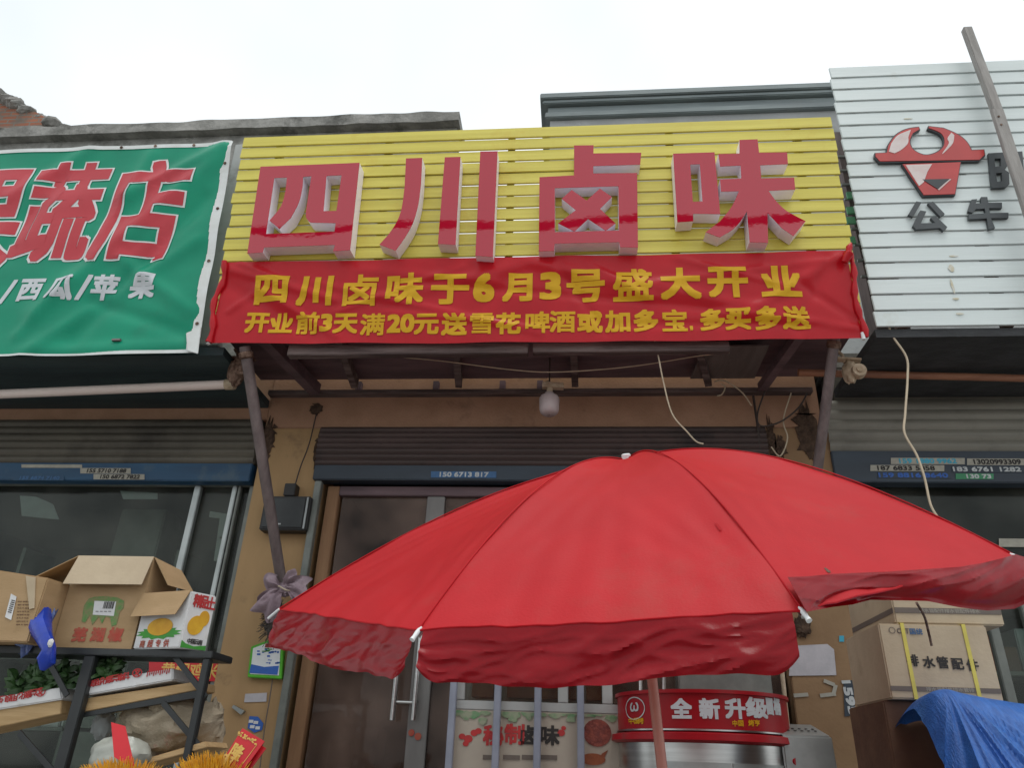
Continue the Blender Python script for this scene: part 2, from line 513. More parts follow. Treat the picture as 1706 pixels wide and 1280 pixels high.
M['umb'] = mat('red_umbrella_fabric', (.56, .014, .021), (.5, .012, .018), 2.5, .5, .06, 160, spec=.25, col3=(.47, .04, .036), scale3=2.6, thr3=(.58, .8), transl=.2)
M['umb_val_shade'] = mat('shaded_valance_fabric', (.27, .0018, .008), (.225, .0016, .006), 3, .27, .04, 140, spec=.22, transl=.12, col3=(.33, .02, .025), scale3=3, thr3=(.55, .75))  # same cloth as the canopy, base colour darkened for its shadow side
M['umb_seam'] = mat('dark_red_seam', (.45, .006, .012), None, 5, .5, spec=.15)
M['white_plastic'] = mat('white_plastic', (.75, .77, .78), (.68, .7, .7), 6, .4)
M['grey_plastic'] = mat('grey_plastic', (.35, .38, .38), (.28, .3, .3), 6, .5)
M['pink_pole'] = mat('salmon_pole', (.56, .26, .2), (.5, .22, .17), 6, .4)
M['bulb'] = mat('frosted_bulb', (.52, .43, .43), (.44, .36, .36), 6, .4)
M['wire'] = mat('cream_wire', (.6, .5, .36), None, 6, .6)
M['wire_dark'] = mat('dark_wire', (.05, .035, .03), None, 6, .6)
M['red_enamel'] = mat('red_enamel', (.36, .007, .014), (.3, .006, .012), 3, .4, spec=.25, col3=(.24, .03, .03), scale3=3)
M['red_card'] = mat('red_card', (.62, .01, .02), (.56, .008, .016), 6, .35)
M['gold'] = mat('gold_foil', (.75, .48, .14), (.65, .4, .1), 20, .35, metal=.5)
M['tassel'] = mat('yellow_fringe', (.75, .4, .01), (.62, .26, .006), 30, .5)
M['blue_tarp'] = mat('blue_woven_tarp', (.03, .15, .5), (.02, .105, .38), 14, .45, .35, 90, stretch=(4, 1, 1), col3=(.07, .22, .55), scale3=5, thr3=(.55, .75))
M['blue_bag'] = mat('blue_plastic_film', (.015, .05, .42), (.012, .04, .32), 8, .2, .2, 20)
M['clear_bag'] = mat('bluish_film', (.14, .2, .4), (.09, .13, .32), 14, .25, .5, 25)
M['sack'] = mat('woven_sack', (.36, .3, .22), (.28, .23, .16), 10, .8, .3, 90, col3=(.34, .12, .09), scale3=4, thr3=(.6, .72))
M['rag'] = mat('mauve_rag', (.36, .28, .31), (.27, .2, .23), 8, .9, .3, 60, spec=.1)
M['bristle'] = mat('grey_bristle', (.12, .105, .095), (.07, .06, .055), 20, .95, .6, 60, spec=.1)
M['veg'] = mat('dark_leaf', (.04, .1, .025), (.025, .06, .016), 14, .5, .3, 20)
M['yellow_strap'] = mat('yellow_strap', (.66, .56, .1), None, 6, .45)
M['bull_red'] = mat('red_lacquer', (.5, .035, .03), (.42, .025, .022), 3, .3, coat=.3)
M['bull_black'] = mat('charcoal_edge', (.04, .045, .05), None, 6, .4)
M['bull_white'] = mat('silver_highlight', (.72, .68, .66), (.62, .5, .48), 5, .35)
M['char_letter'] = mat('charcoal_letter', (.06, .07, .075), (.05, .058, .062), 5, .5)
M['pole_grey'] = mat('grey_timber_pole', (.36, .34, .32), (.26, .245, .23), 8, .75, .2, 30, stretch=(3, 3, .4))
M['poster'] = mat('printed_poster', (.42, .37, .3), (.38, .33, .27), 3, .5)
M['poster_green'] = mat('poster_leaf', (.08, .25, .1), (.3, .32, .22), 14, .5)
M['food'] = mat('braised_food', (.3, .07, .045), (.15, .03, .025), 25, .5, .4, 40)
M['roast'] = mat('roast_glaze', (.34, .1, .03), (.22, .05, .015), 12, .4)
M['strip'] = mat('blue_grey_post', (.27, .29, .36), (.22, .24, .3), 6, .4)
M['frame_white'] = mat('white_upvc', (.42, .43, .42), (.36, .37, .36), 4, .4)
M['asphalt'] = mat('worn_concrete_road', (.3, .29, .28), (.22, .215, .2), 30, .9, .3, 80)
M['paving'] = mat('concrete_paving', (.3, .29, .27), (.22, .21, .2), 6, .85, .3, 40)
M['glass'] = glass('dust_glare_glass', (.8, .85, .82), .1)
M['door_glass'] = glass('brown_door_glass', (.55, .46, .42), .26, (.3, .21, .17))  # brown coat lightens the pane in place of a reflection
M['green_plastic'] = mat('green_plastic', (.1, .45, .03), None, 6, .4)
M['oil_grime'] = mat('grime', (.12, .078, .055), (.055, .037, .028), 18, .95, .8, 60, spec=.1)
M['tin'] = mat('translucent_roof_sheet', (.14, .12, .115), (.1, .085, .08), 5, .5, stretch=(3, .5, 1))

# ================================================================== SETTING
g = MB().box(-60, 60, -60, 3.2, -.3, 0)
struct('road', g, M['asphalt'])
g = MB().box(-60, 60, 3.2, 60, -.3, .14)
struct('pavement', g, M['paving'], bevel=.01)

YW = 5.2            # front face of the shop row
YG = 5.32           # glass plane
zc = lambda px, py, Y=YW: W(px, py, Y).z
xc = lambda px, py, Y=YW: W(px, py, Y).x

XL0, XL1 = W(432, 760, YW).x, W(541, 760, YW).x     # left pillar
XR0, XR1 = W(1266, 720, YW).x, W(1372, 720, YW).x   # right pillar
ZL = W(800, 713, YW).z                              # underside of the lintel
ZT = 4.02                                           # soffit height

shop = thing('shop_building', 'tan rendered one storey shop front behind the red umbrella', 'building', (0, 5.2, .14))
g = MB().box(XL0, XR1, YW, YW + .25, ZL, ZT + .12)
part('lintel', g, M['beige'], shop, bevel=.006)
g = MB().box(XL0, XL1, YW, YW + .3, .14, ZL - .003)
part('pillar', g, M['pillar'], shop, bevel=.006)
g = MB().box(XR0, XR1 + .12, YW, YW + .3, .14, ZL - .003)
part('pillar', g, M['brownwall'], shop, bevel=.006)
g = MB()
g.box(XL0, XR1, 9.4, 9.6, .14, ZT)
g.box(XL0 - .02, XL0 + .08, YW + .32, 9.4, .14, ZT); g.box(XR1 - .02, XR1 + .1, YW + .32, 9.4, .14, ZT)
g.box(XL0 + .1, XR1 - .04, YW + .32, 9.38, 3.75, 3.85)
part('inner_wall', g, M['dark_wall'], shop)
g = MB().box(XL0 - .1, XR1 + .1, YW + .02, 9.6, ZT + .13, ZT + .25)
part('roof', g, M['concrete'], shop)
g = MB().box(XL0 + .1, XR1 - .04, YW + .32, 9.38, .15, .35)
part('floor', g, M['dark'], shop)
# steel angle and stub posts under the soffit
g = MB()
za = zc(800, 662); zb = zc(800, 655)
g.box(XL0, XR1 - .05, YW - .07, YW - .003, za, zb)
part('steel_angle', g, M['old_wood'], shop)
for px in (600, 728, 838, 900):
    x = xc(px, 645)
    part('stub_post', MB().box(x - .022, x + .022, YW - .05, YW - .004, zb + .002, ZT - .003), M['soffit'], shop)


# --- roller shutters
def shutter(name_label, x0, x1, z0, z1, yf, m, band, mb_, rows, rail_h, guides=True):
    t = thing('roller_shutter', name_label, 'shutter', ((x0 + x1) / 2, yf, z0))
    g = MB(); h = (z1 - z0) / rows
    for i in range(rows):
        a = z0 + i * h; pts = []
        for k in range(6):
            s = k / 5
            pts.append((a + h * s, yf - .014 * math.sin(PI * s) - .02 * math.sin(PI * (i + s) / rows)))
        o = len(g.v)
        for z, y in pts: g.v += [Vector((x0, y, z)), Vector((x1, y, z))]
        for k in range(5):
            g.f.append([o + 2 * k, o + 2 * k + 1, o + 2 * k + 3, o + 2 * k + 2]); g.mi.append(0)
    g.box(x0, x1, yf + .012, yf + .12, z0, z1)
    part('slats', g, m, t, smooth=False)
    if band:
        g = MB().box(x0, x1, yf - .016, yf + .1, z0 - rail_h, z0 - .003)
        part('bottom_rail', g, mb_, t, bevel=.006)
    return t


zs0 = zc(600, 778); zs1 = ZL - .006
shutter('dark brown rolled shutter over the middle shop door', XL1 - .05, XR0 + .03, zs0, zs1, YW - .03, M['shutter_dark'], True, M['navy_band'], 7, zs0 - zc(600, 803))
zl0 = zc(230, 773); zl1 = zc(230, 700)
shutter('olive brown rolled shutter with a blue rail over the left glass front', -6.5, XL0 - .03, zl0, zl1, YW - .01, M['shutter'], True, M['blue_band'], 6, zl0 - zc(230, 803))
zr0 = zc(1540, 753); zr1 = zc(1540, 668)
shutter('pale grey rolled shutter with stickers on its dark rail, right of the umbrella', XR1 + .02, 6.0, zr0, zr1, YW - .01, M['shutter_pale'], True, M['navy_band'], 5, zr0 - zc(1540, 806))


# --- neighbouring shops: walls, soffits, glass
def shop_side(name, x0, x1, ztop, zband, lab, soff, zsof, ysof):
    t = thing('shop_building', lab, 'building', ((x0 + x1) / 2, YW, .14))
    g = MB().box(x0, x1, YW + .01, YW + .25, ztop + .003, ZT + .12)
    part('lintel', g, M['beige'] if x1 < 0 else M['shutter'], t)
    g = MB()
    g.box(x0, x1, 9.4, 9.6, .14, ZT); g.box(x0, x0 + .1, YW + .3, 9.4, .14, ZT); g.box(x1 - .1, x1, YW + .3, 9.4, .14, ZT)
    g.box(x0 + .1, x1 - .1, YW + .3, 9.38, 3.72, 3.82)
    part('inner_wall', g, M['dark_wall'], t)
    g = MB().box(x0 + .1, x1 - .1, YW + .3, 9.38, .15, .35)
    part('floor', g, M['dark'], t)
    g = MB().box(x0, x1, ysof, YW - .002, zsof, zsof + .06)
    part('soffit', g, soff, t)
    g = MB().box(x0, x1, YW + .02, 9.6, ZT + .13, ZT + .25)
    part('roof', g, M['concrete'], t)
    return t


left = shop_side('shop_building', -7.2, XL0 - .004, zl1, zl0, 'greengrocer shop front with dark glass under the green sign', M['teal_soffit'], zc(230, 681), 4.34)
right = shop_side('shop_building', XR1 + .125, 6.2, zr1, zr0, 'hardware shop front with dark glass under the white slatted sign', M['grey_soffit'], zc(1540, 662), 4.32)
# left glass front
zlb = zl0 - (zl0 - zc(230, 803)) - .004
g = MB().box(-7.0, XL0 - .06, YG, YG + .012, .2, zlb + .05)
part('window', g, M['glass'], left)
for px, py, w, m in ((332, 810, .05, 'alu'), (394, 808, .035, 'alu'), (402, 808, .02, 'alu_dark'), (427, 808, .08, 'alu_dark'), (-60, 810, .05, 'alu')):
    x = xc(px, py, YG - .03)
    g = MB().box(x - w / 2, x + w / 2, YG - .05, YG - .004, .2, zlb)
    part('mullion', g, M[m], left, bevel=.005)
g = MB().box(-7.0, XL0 - .06, YG - .05, YG - .004, zlb + .002, zlb + .05)
part('head_rail', g, M['alu_dark'], left)
# right glass front
zrb = zc(1540, 806) - .004
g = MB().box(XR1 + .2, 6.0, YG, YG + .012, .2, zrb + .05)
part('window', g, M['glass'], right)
for px, py, w, m in ((1655, 1050, .06, 'alu_dark'), (1392, 860, .05, 'black'), (1700, 1000, .035, 'alu_dark')):
    x = xc(px, py, YG - .03)
    g = MB().box(x - w / 2, x + w / 2, YG - .05, YG - .004, .2, zrb if px < 1500 else zc(1680, 1000, YG))
    part('mullion', g, M[m], right, bevel=.005)

# --- things dimly seen in the left shop
YI = YG + .03
Pi = Pl((0, YI, 0))
def inside(name, lab, cat, px, m, extra=None):
    t = thing(name, lab, cat, Pi.pt(*Pi.ab(*px[0])))
    part('sheet', MB().prism(Pi, [Pi.ab(*q) for q in px], -.006, 0), m, t)
    if extra:
        for x0, y0, x1, y1, mm in extra:
            a0, b0 = Pi.ab(x0, y1); a1, b1 = Pi.ab(x1, y0)
            part('print', MB().pbox(Pi, a0, a1, b0, b1, .001, .002), mm, t)
    return t
inside('menu_sheet', 'pale menu sheet taped inside the glass left of the tan pillar', 'menu', ((404, 935), (424, 935), (428, 855), (410, 855)), M['frame_white'], ((411, 868, 426, 871, M['grey_ink']), (409, 892, 423, 895, M['grey_ink'])))
inside('menu_sheet', 'tall pale sheet between the two aluminium bars of the left glass', 'menu', ((356, 935), (378, 935), (386, 858), (350, 852), (348, 862), (366, 864)), M['frame_white'], ((366, 895, 376, 898, M['grey_ink']),))
inside('paper_sheet', 'crumpled pale paper seen high in the far left glass', 'paper', ((36, 860), (98, 866), (88, 840), (60, 828), (33, 826)), M['grey_plastic'])
inside('paper_sheet', 'hazy pale strip of reflective film across the left glass', 'film', ((205, 832), (262, 832), (262, 822), (200, 818)), M['grey_plastic'])
g = MB().box(xc(175, 950, 5.9), xc(252, 950, 5.9), 5.9, 6.2, .36, zc(210, 848, 5.9))
single('display_cabinet', g, M['alu_dark'], 'tall dark greenish cabinet behind the left glass', 'cabinet', bevel=.01)

def goods(lab, x0, x1, Y, rows, seed):
    rnd = random.Random(seed)
    t = thing('shelf_unit', lab, 'shelves', (x0, Y, .36))
    z = .36; top = rows[-1]
    g = MB().box(x0 - .04, x0 - .01, Y, Y + .4, .36, top + .4).box(x1 + .01, x1 + .04, Y, Y + .4, .36, top + .4)
    for r in rows: g.box(x0 - .008, x1 + .008, Y, Y + .4, r - .03, r - .002)
    part('frame', g, M['alu_dark'], t)
    for r in rows:
        x = x0
        while x < x1 - .12:
            w = rnd.uniform(.1, .3); h = rnd.uniform(.12, .3); w = min(w, x1 - x)
            m_ = rnd.choice(('kraft', 'grey_plastic', 'kraft_dark', 'blue_sticker', 'red_enamel', 'white_card', 'grey_plastic'))
            part('packet', MB().box(x + .006, x + w - .006, Y + .03, Y + .36, r, r + h), M[m_], t, bevel=.008)
            x += w
goods('dim shelves of packets behind the dark glass of the right shop', 2.05, 3.6, 5.75, (1.6, 2.05, 2.5), 4)
goods('dim shelves of packets behind the far left glass', -4.6, -3.3, 5.9, (1.5, 2.0, 2.45), 9)

# ------------------------------------------------------------------ central canopy
YF = 4.34
can = thing('canopy', 'dark timber canopy under the red opening banner', 'canopy', (-.35, 4.8, ZT))
g = MB().box(-2.5, 1.85, YF + .02, YW - .08, ZT, ZT + .03)
part('ceiling_board', g, M['soffit'], can)
zbm0, zbm1 = W(740, 593, YF).z, W(740, 576, YF).z
g = MB().box(W(482, 585, YF).x, W(880, 585, YF).x, YF - .03, YF + .03, zbm0, zbm1)
part('front_beam', g, M['old_wood'], can, bevel=.004)
g = MB()
g.box(W(888, 585, YF).x, W(1215, 585, YF).x, YF - .025, YF + .03, zbm0 + .006, zbm1)
part('front_beam', g, M['old_wood'], can, bevel=.004)
g = MB()
for px, py, qx, qy in ((560, 592, 592, 632), (757, 594, 765, 630), (955, 594, 958, 630), (1160, 594, 1180, 632)):
    p = W(px, py, YF + .06); q = W(qx, qy, YW - .1)
    part('joist', MB().bar((p.x, YF + .04, ZT - .045), (q.x, YW - .09, ZT - .045), .05, .08, up=(0, 0, 1)), M['old_wood'], can)
g = MB()
p = W(1345, 592, YF); q = W(1270, 650, YW - .1)
g.bar((p.x, YF, ZT - .06), (q.x, YW - .1, ZT - .1), .06, .06, up=(0, 0, 1))
part('side_rafter', g, M['soffit'], can)
g = MB()
p = W(430, 600, YF); q = W(525, 655, YW - .1)
g.bar((p.x, YF, ZT - .06), (q.x, YW - .1, ZT - .1), .08, .09, up=(0, 0, 1))
part('side_rafter', g, M['soffit'], can)
g = MB().hexa([(W(1160, 620, 4.9).x, 4.5, ZT - .09), (W(1260, 620, 4.9).x, 4.5, ZT - .09), (W(1265, 620, 4.9).x, 5.05, ZT - .05), (W(1155, 620, 4.9).x, 5.05, ZT - .05)],
              [(W(1160, 620, 4.9).x, 4.5, ZT - .08), (W(1260, 620, 4.9).x, 4.5, ZT - .08), (W(1265, 620, 4.9).x, 5.05, ZT - .04), (W(1155, 620, 4.9).x, 5.05, ZT - .04)])
part('roof_sheet', g, M['tin'], can)

# struts that carry the canopy
for (p, q, r, lab) in ((W(408, 578, 4.33), W(472, 990, 5.12), .038, 'grey steel prop slanting across the left pillar'),
                       (W(1391, 560, 4.33), None, .034, 'grey steel prop between the red banner and the umbrella, right side')):
    if q is None:
        d = W(1363, 775, 4.78); q = p + (d - p) * 1.75
    mid = p.lerp(q, .5)
    t = thing('support_prop', lab, 'prop', q)
    g = MB().tube([p, p.lerp(q, .33), p.lerp(q, .66), q], [r, r, r * .97, r * .95], 14)
    part('pole', g, M['galv'], t, smooth=True)
    g = MB().lathe(p.lerp(q, .02), [(r * 1.05, 0), (r * 1.3, .01), (r * 1.3, .04), (r * 1.05, .05)], 14, axis=(q - p).normalized())
    part('clamp', g, M['rust'], t, smooth=True)

# ------------------------------------------------------------------ yellow slatted sign with four letters
LEAN = R_(7)
PB = Pl((0, 4.3, 3.9), (1, 0, 0), (0, -math.sin(LEAN), math.cos(LEAN)))
aL, bT = PB.ab(405, 232); aR, _ = PB.ab(1385, 192)
bT = (PB.ab(405, 232)[1] + PB.ab(1385, 192)[1]) / 2
bB = (PB.ab(348, 570)[1] + PB.ab(1440, 548)[1]) / 2
aL2 = PB.ab(348, 570)[0]; aR2 = PB.ab(1440, 548)[0]
sign = thing('shop_sign', 'yellow slatted sign with four big red raised characters', 'sign', (0, 4.3, 3.9))
NS = 17
pit = (bT - bB) / NS
g = MB()
for i in range(NS):
    t = i / (NS - 1)
    l = aL2 + (aL - aL2) * t + random.uniform(-.012, .012); r = aR2 + (aR - aR2) * t + random.uniform(-.012, .012)
    sl_ = random.uniform(-.003, .003)
    g.pbox(PB, l, r, bB + i * pit + .008 + sl_, bB + (i + 1) * pit + sl_, -.018, .0, tilt=.008)
part('slat_panel', g, M['yellow'], sign, bevel=.0025)
g = MB()
for px in (455, 640, 850, 1120, 1340):
    a = PB.ab(px, 300)[0]; g.pbox(PB, a - .025, a + .025, bB, bT - .03, -.07, -.02)
g.pbox(PB, aL + .02, aR - .02, bB + .02, bB + .07, -.11, -.072); g.pbox(PB, aL + .02, aR - .02, bT - .35, bT - .3, -.11, -.072)
part('back_frame', g, M['rust'], sign)

Z2 = lambda p: (340 + p[0] / 3.0464, 180 + p[1] / 3.0464)
Z3 = lambda p: (880 + p[0] / 2.7228, 130 + p[1] / 2.7228)
DEP = .125
PF = Pl(PB.P + PB.n * DEP, PB.ex, PB.ey)


def relief(par, name, fr, loops, pl, depth, mface, mside, zf, face_name='face', bulge=0):
    """a raised letter: outline loops in picture units -> front face + side walls"""
    cu = bpy.data.curves.new('outline', 'CURVE'); cu.dimensions = '2D'; cu.fill_mode = 'FRONT'
    L2 = []
    for lp in loops:
        q = [pl.ab(*zf(p)) for p in lp]
        L2.append(q)
        sp = cu.splines.new('POLY'); sp.points.add(len(q) - 1)
        for k, (a, b) in enumerate(q): sp.points[k].co = (a, b, 0, 1)
        sp.use_cyclic_u = True
    o = bpy.data.objects.new('outline', cu); COL.objects.link(o)
    bpy.context.view_layer.update()
    me = o.to_mesh()
    vs = [v.co.copy() for v in me.vertices]; fs = [list(p.vertices) for p in me.polygons]
    o.to_mesh_clear(); bpy.data.objects.remove(o); bpy.data.curves.remove(cu)
    side = MB()
    for q in L2:
        n = len(q)
        vv = [pl.pt(a, b, -depth) for a, b in q] + [pl.pt(a, b, 0) for a, b in q]
        side.add(vv, [(i, (i + 1) % n, n + (i + 1) % n, n + i) for i in range(n)])
    side.add([pl.pt(v.x, v.y, -depth) for v in vs], [f[::-1] for f in fs])
    s = part(name, side, mside, par)
    face = MB().add([pl.pt(v.x, v.y, .003) for v in vs], fs)
    face.add([pl.pt(v.x, v.y, .0005) for v in vs], [f[::-1] for f in fs])
    for q in L2:
        n = len(q)
        face.add([pl.pt(a, b, .0005) for a, b in q] + [pl.pt(a, b, .003) for a, b in q], [(i, (i + 1) % n, n + (i + 1) % n, n + i) for i in range(n)])
    part(face_name, face, mface, s)
    return s


def smooth_line(pts, n=4):
    out = []
    for i in range(len(pts) - 1):
        p0 = pts[max(i - 1, 0)]; p1 = pts[i]; p2 = pts[i + 1]; p3 = pts[min(i + 2, len(pts) - 1)]
        for k in range(n):
            t = k / n
            out.append(tuple(.5 * ((2 * p1[j]) + (-p0[j] + p2[j]) * t + (2 * p0[j] - 5 * p1[j] + 4 * p2[j] - p3[j]) * t * t + (-p0[j] + 3 * p1[j] - 3 * p2[j] + p3[j]) * t ** 3) for j in (0, 1)))
    out.append(pts[-1])
    return out


SM = smooth_line
si = [[(287, 298), (790, 278), (742, 722), (655, 727), (665, 695), (305, 708), (298, 734), (220, 738)],
      [(357, 356), (421, 353)] + SM([(413, 425), (390, 500), (332, 572)]) + [(383, 614)] + SM([(440, 560), (482, 480), (500, 400), (503, 350)]) + [(545, 346), (530, 440)] +
      SM([(517, 530), (520, 560), (540, 582)]) + [(668, 585), (662, 628), (315, 640)],
      [(622, 345), (698, 341), (672, 522), (607, 524)]]
relief(sign, 'letter', None, si, PF, DEP - .012, M['acrylic'], M['acrylic_side'], Z2)
chuan = [[(1025, 256), (1108, 253)] + SM([(1102, 380), (1088, 490), (1060, 585), (1022, 655), (972, 725)]) + [(890, 694)] + SM([(932, 648), (975, 585), (1003, 510), (1018, 400)]),
         [(1222, 250), (1302, 248), (1277, 695), (1187, 690)], [(1402, 221), (1490, 219), (1466, 757), (1377, 750)]]
relief(sign, 'letter', None, chuan, PF, DEP - .012, M['acrylic'], M['acrylic_side'], Z2)
lu = [[(208, 306), (297, 305), (296, 342), (513, 339), (508, 393), (295, 400), (295, 433), (494, 431), (498, 770), (417, 768), (413, 745), (120, 752), (118, 785), (48, 787), (51, 450), (208, 442)],
      [(121, 500), (409, 491), (412, 692), (121, 700)],
      [(197, 508), (265, 556), (325, 502), (380, 540), (326, 594), (396, 660), (352, 694), (272, 640), (210, 697), (136, 660), (216, 600), (152, 548)]]
relief(sign, 'letter', None, lu, PF, DEP - .012, M['acrylic'], M['acrylic_side'], Z3)
wei = [[(657, 343), (845, 337), (871, 618), (748, 616), (748, 650), (676, 655)], [(735, 393), (778, 391), (790, 560), (747, 562)],
       [(958, 281), (1040, 278), (1047, 339), (1174, 337), (1178, 391), (1052, 396), (1057, 456), (1206, 452), (1211, 506), (1090, 512)] + SM([(1118, 552), (1170, 602), (1258, 650)]) +
       [(1203, 718)] + SM([(1150, 682), (1085, 612)]) + [(1088, 748), (1004, 745), (992, 606)] + SM([(960, 655), (925, 690), (868, 724)]) + [(805, 700)] + SM([(870, 650), (922, 585), (955, 514)]) +
       [(874, 516), (870, 460), (966, 456), (963, 397), (870, 402), (862, 345), (958, 343)]]
relief(sign, 'letter', None, wei, PF, DEP - .012, M['acrylic'], M['acrylic_side'], Z3)


d = ray(900, 372).normalized(); a_, b_ = PF.ab(900, 372); q0 = PF.pt(a_, b_)
rd = d - PF.n * 2 * d.dot(PF.n); t_ = (-2.5 - q0.y) / rd.y; q1 = q0 + rd * t_
g = MB().tube([(x, q1.y, q1.z + .05 * math.sin(x * 1.7)) for x in [-14 + k * .5 for k in range(57)]], .07, 10)  # unseen tube, added so the glossy letters reflect a dark band
single('added_mirror_tube', g, M['wire_dark'], 'dark tube added behind the camera, mirrored as a band in the red letters', 'added tube', smooth=True)


# ------------------------------------------------------------------ cloths with folds
def folds(pl, lst, rnd=0.0, fr=3.0, seed=0.0):
    segs = []
    for x0, y0, x1, y1, w, A in lst:
        p = Vector(pl.ab(x0, y0)); q = Vector(pl.ab(x1, y1)); segs.append((p, q - p, (q - p).length_squared, w, A))
    def f(a, b):
        h = 0.0; P = Vector((a, b))
        for p, d, l2, w, A in segs:
            t = (P - p).dot(d) / l2; tt = min(max(t, 0), 1)
            k = (P - p - d * tt).length / w
            if k < 3:
                h += A * math.exp(-k * k) * (.55 + .45 * math.sin(PI * (.15 + .7 * tt)))
        if rnd:
            h += rnd * noise.noise(Vector((a * fr, b * fr * 1.7, seed)))
        return h
    return f


PN0 = Pl(PB.P + PB.n * .045, PB.ex, PB.ey)
fb = folds(PN0, [(385, 450, 560, 500, .035, .018), (400, 440, 480, 470, .02, .014), (380, 520, 420, 490, .02, .014), (372, 470, 520, 560, .05, -.015), (890, 437, 640, 500, .05, .014),
                 (890, 437, 760, 540, .06, -.012), (885, 437, 1100, 500, .045, .014), (900, 440, 1300, 520, .05, .016), (700, 470, 1200, 515, .03, -.012), (1400, 425, 1250, 520, .04, .016),
                 (1405, 430, 1100, 470, .03, .01), (1425, 545, 1200, 520, .03, .016), (1428, 535, 1330, 470, .03, -.012), (980, 440, 1080, 500, .03, .01), (520, 470, 900, 555, .03, .012),
                 (600, 450, 820, 470, .04, .01), (430, 480, 560, 560, .03, .014), (770, 445, 560, 520, .025, .012), (930, 445, 1010, 555, .03, -.012), (1130, 430, 1300, 475, .025, .012), (1380, 430, 1330, 550, .03, -.014), (640, 520, 900, 545, .02, .008), (1020, 540, 1420, 540, .03, -.01)], .012, 2.6, 1.0)
PN = Pl(PN0.P, PN0.ex, PN0.ey, fb)
c = [PN0.ab(*q) for q in ((377, 437), (1410, 417), (1437, 563), (350, 572))]
ban = thing('banner', 'red cloth banner announcing a grand opening in yellow characters, tied under the big letters', 'banner', PN0.pt(0, c[2][1]))


def bil(c, u, v, sag=.0):
    a = (c[0][0] * (1 - u) + c[1][0] * u) * (1 - v) + (c[3][0] * (1 - u) + c[2][0] * u) * v
    b = (c[0][1] * (1 - u) + c[1][1] * u) * (1 - v) + (c[3][1] * (1 - u) + c[2][1] * u) * v
    return a, b


def bfn(u, v):
    a, b = bil(c, u, v)
    b += -.012 * math.sin(PI * u) * (1 if v > .5 else .3) + .006 * math.sin(u * 31) * (v - .5)
    return PN.pt(a, b)


part('cloth', MB().grid(bfn, 220, 40), M['banner'], ban, smooth=True)
g = MB()
cl = [PN.pt(*bil(c, -.002 + .004 * math.sin(v * 9), v), .012) for v in [i / 14 for i in range(15)]]
g.tube(cl, [.02 + .006 * math.sin(i * 1.9) for i in range(15)], 10)
part('rolled_edge', g, M['banner'], ban, smooth=True)
g = MB()
cr_ = [PN.pt(*bil(c, 1.002 + .003 * math.sin(v * 8), v), .01) for v in [i / 14 for i in range(15)]]
g.tube(cr_, [.018 + .006 * math.sin(i * 2.1) for i in range(15)], 10)
p = PN.pt(*PN0.ab(1411, 424), .03)
part('rolled_edge', g, M['banner'], ban, smooth=True)
g = MB()
g.tube([p + Vector((-.04, 0, -.08)), p + Vector((-.01, -.02, -.03)), p, p + Vector((.012, 0, .04)), p + Vector((.03, 0, .075))], [.02, .03, .017, .022, .006], 10)
part('tie', g, M['banner'], ban, smooth=True)
g = MB().lathe(PN.pt(*PN0.ab(1437, 560), .01), [(0, -.03), (.012, -.03), (.012, .02), (0, .02)], 10)
g.lathe(PN.pt(*PN0.ab(349, 572), .01), [(0, -.015), (.012, -.015), (.012, .03), (0, .03)], 10)
part('rod_end', g, M['white_plastic'], ban)
g = MB()
for ch, x, y in (('四', 453, 484), ('川', 525, 485), ('卤', 601, 484), ('味', 675, 482), ('于', 750, 483), ('6', 806, 480), ('月', 862, 479), ('3', 917, 477), ('号', 975.5, 477), ('盛', 1054, 475),
                 ('大', 1133, 473), ('开', 1212, 471), ('业', 1300, 470)):
    a, b = PN0.ab(x, y)
    if ch in '63': put(g, PN, ch, a, b, .145, .205, bold=.0125, fit=True, cut=.04)
    elif ch == '月': put(g, PN, ch, a, b, .205, .215, bold=.0105, fit=True, cut=.04)
    else: put(g, PN, ch, a, b, .255, .23, bold=.0108 * THIN.get(ch, 1), cut=.04)
part('lettering', g, M['gold_text'], ban)
g = MB()
for ch, x, y in (('开', 428.6, 538), ('业', 468, 538), ('前', 512, 538), ('3', 543.5, 538), ('天', 576, 539.5), ('满', 620.7, 541), ('20', 668, 540), ('元', 711, 541), ('送', 757, 541), ('雪', 803, 539.5),
                 ('花', 847, 539), ('啤', 896, 537.6), ('酒', 937, 536.5), ('或', 983, 536), ('加', 1029, 535.5), ('多', 1076, 534.5), ('宝', 1124, 534), (',', 1152, 547), ('多', 1187, 532.5), ('买', 1229, 532),
                 ('多', 1278.5, 531.5), ('送', 1326, 530)):
    a, b = PN0.ab(x, y)
    if ch in ('3', '20'): put(g, PN, ch, a, b, .085 if ch == '3' else .19, .135, bold=.008, fit=True, cut=.04)
    elif ch == ',': put(g, PN, ch, a, b, .02, .04, bold=.006, fit=True)
    else: put(g, PN, ch, a, b, .162, .153, bold=.0066 * THIN.get(ch, 1), cut=.04)
part('lettering', g, M['gold_text'], ban)

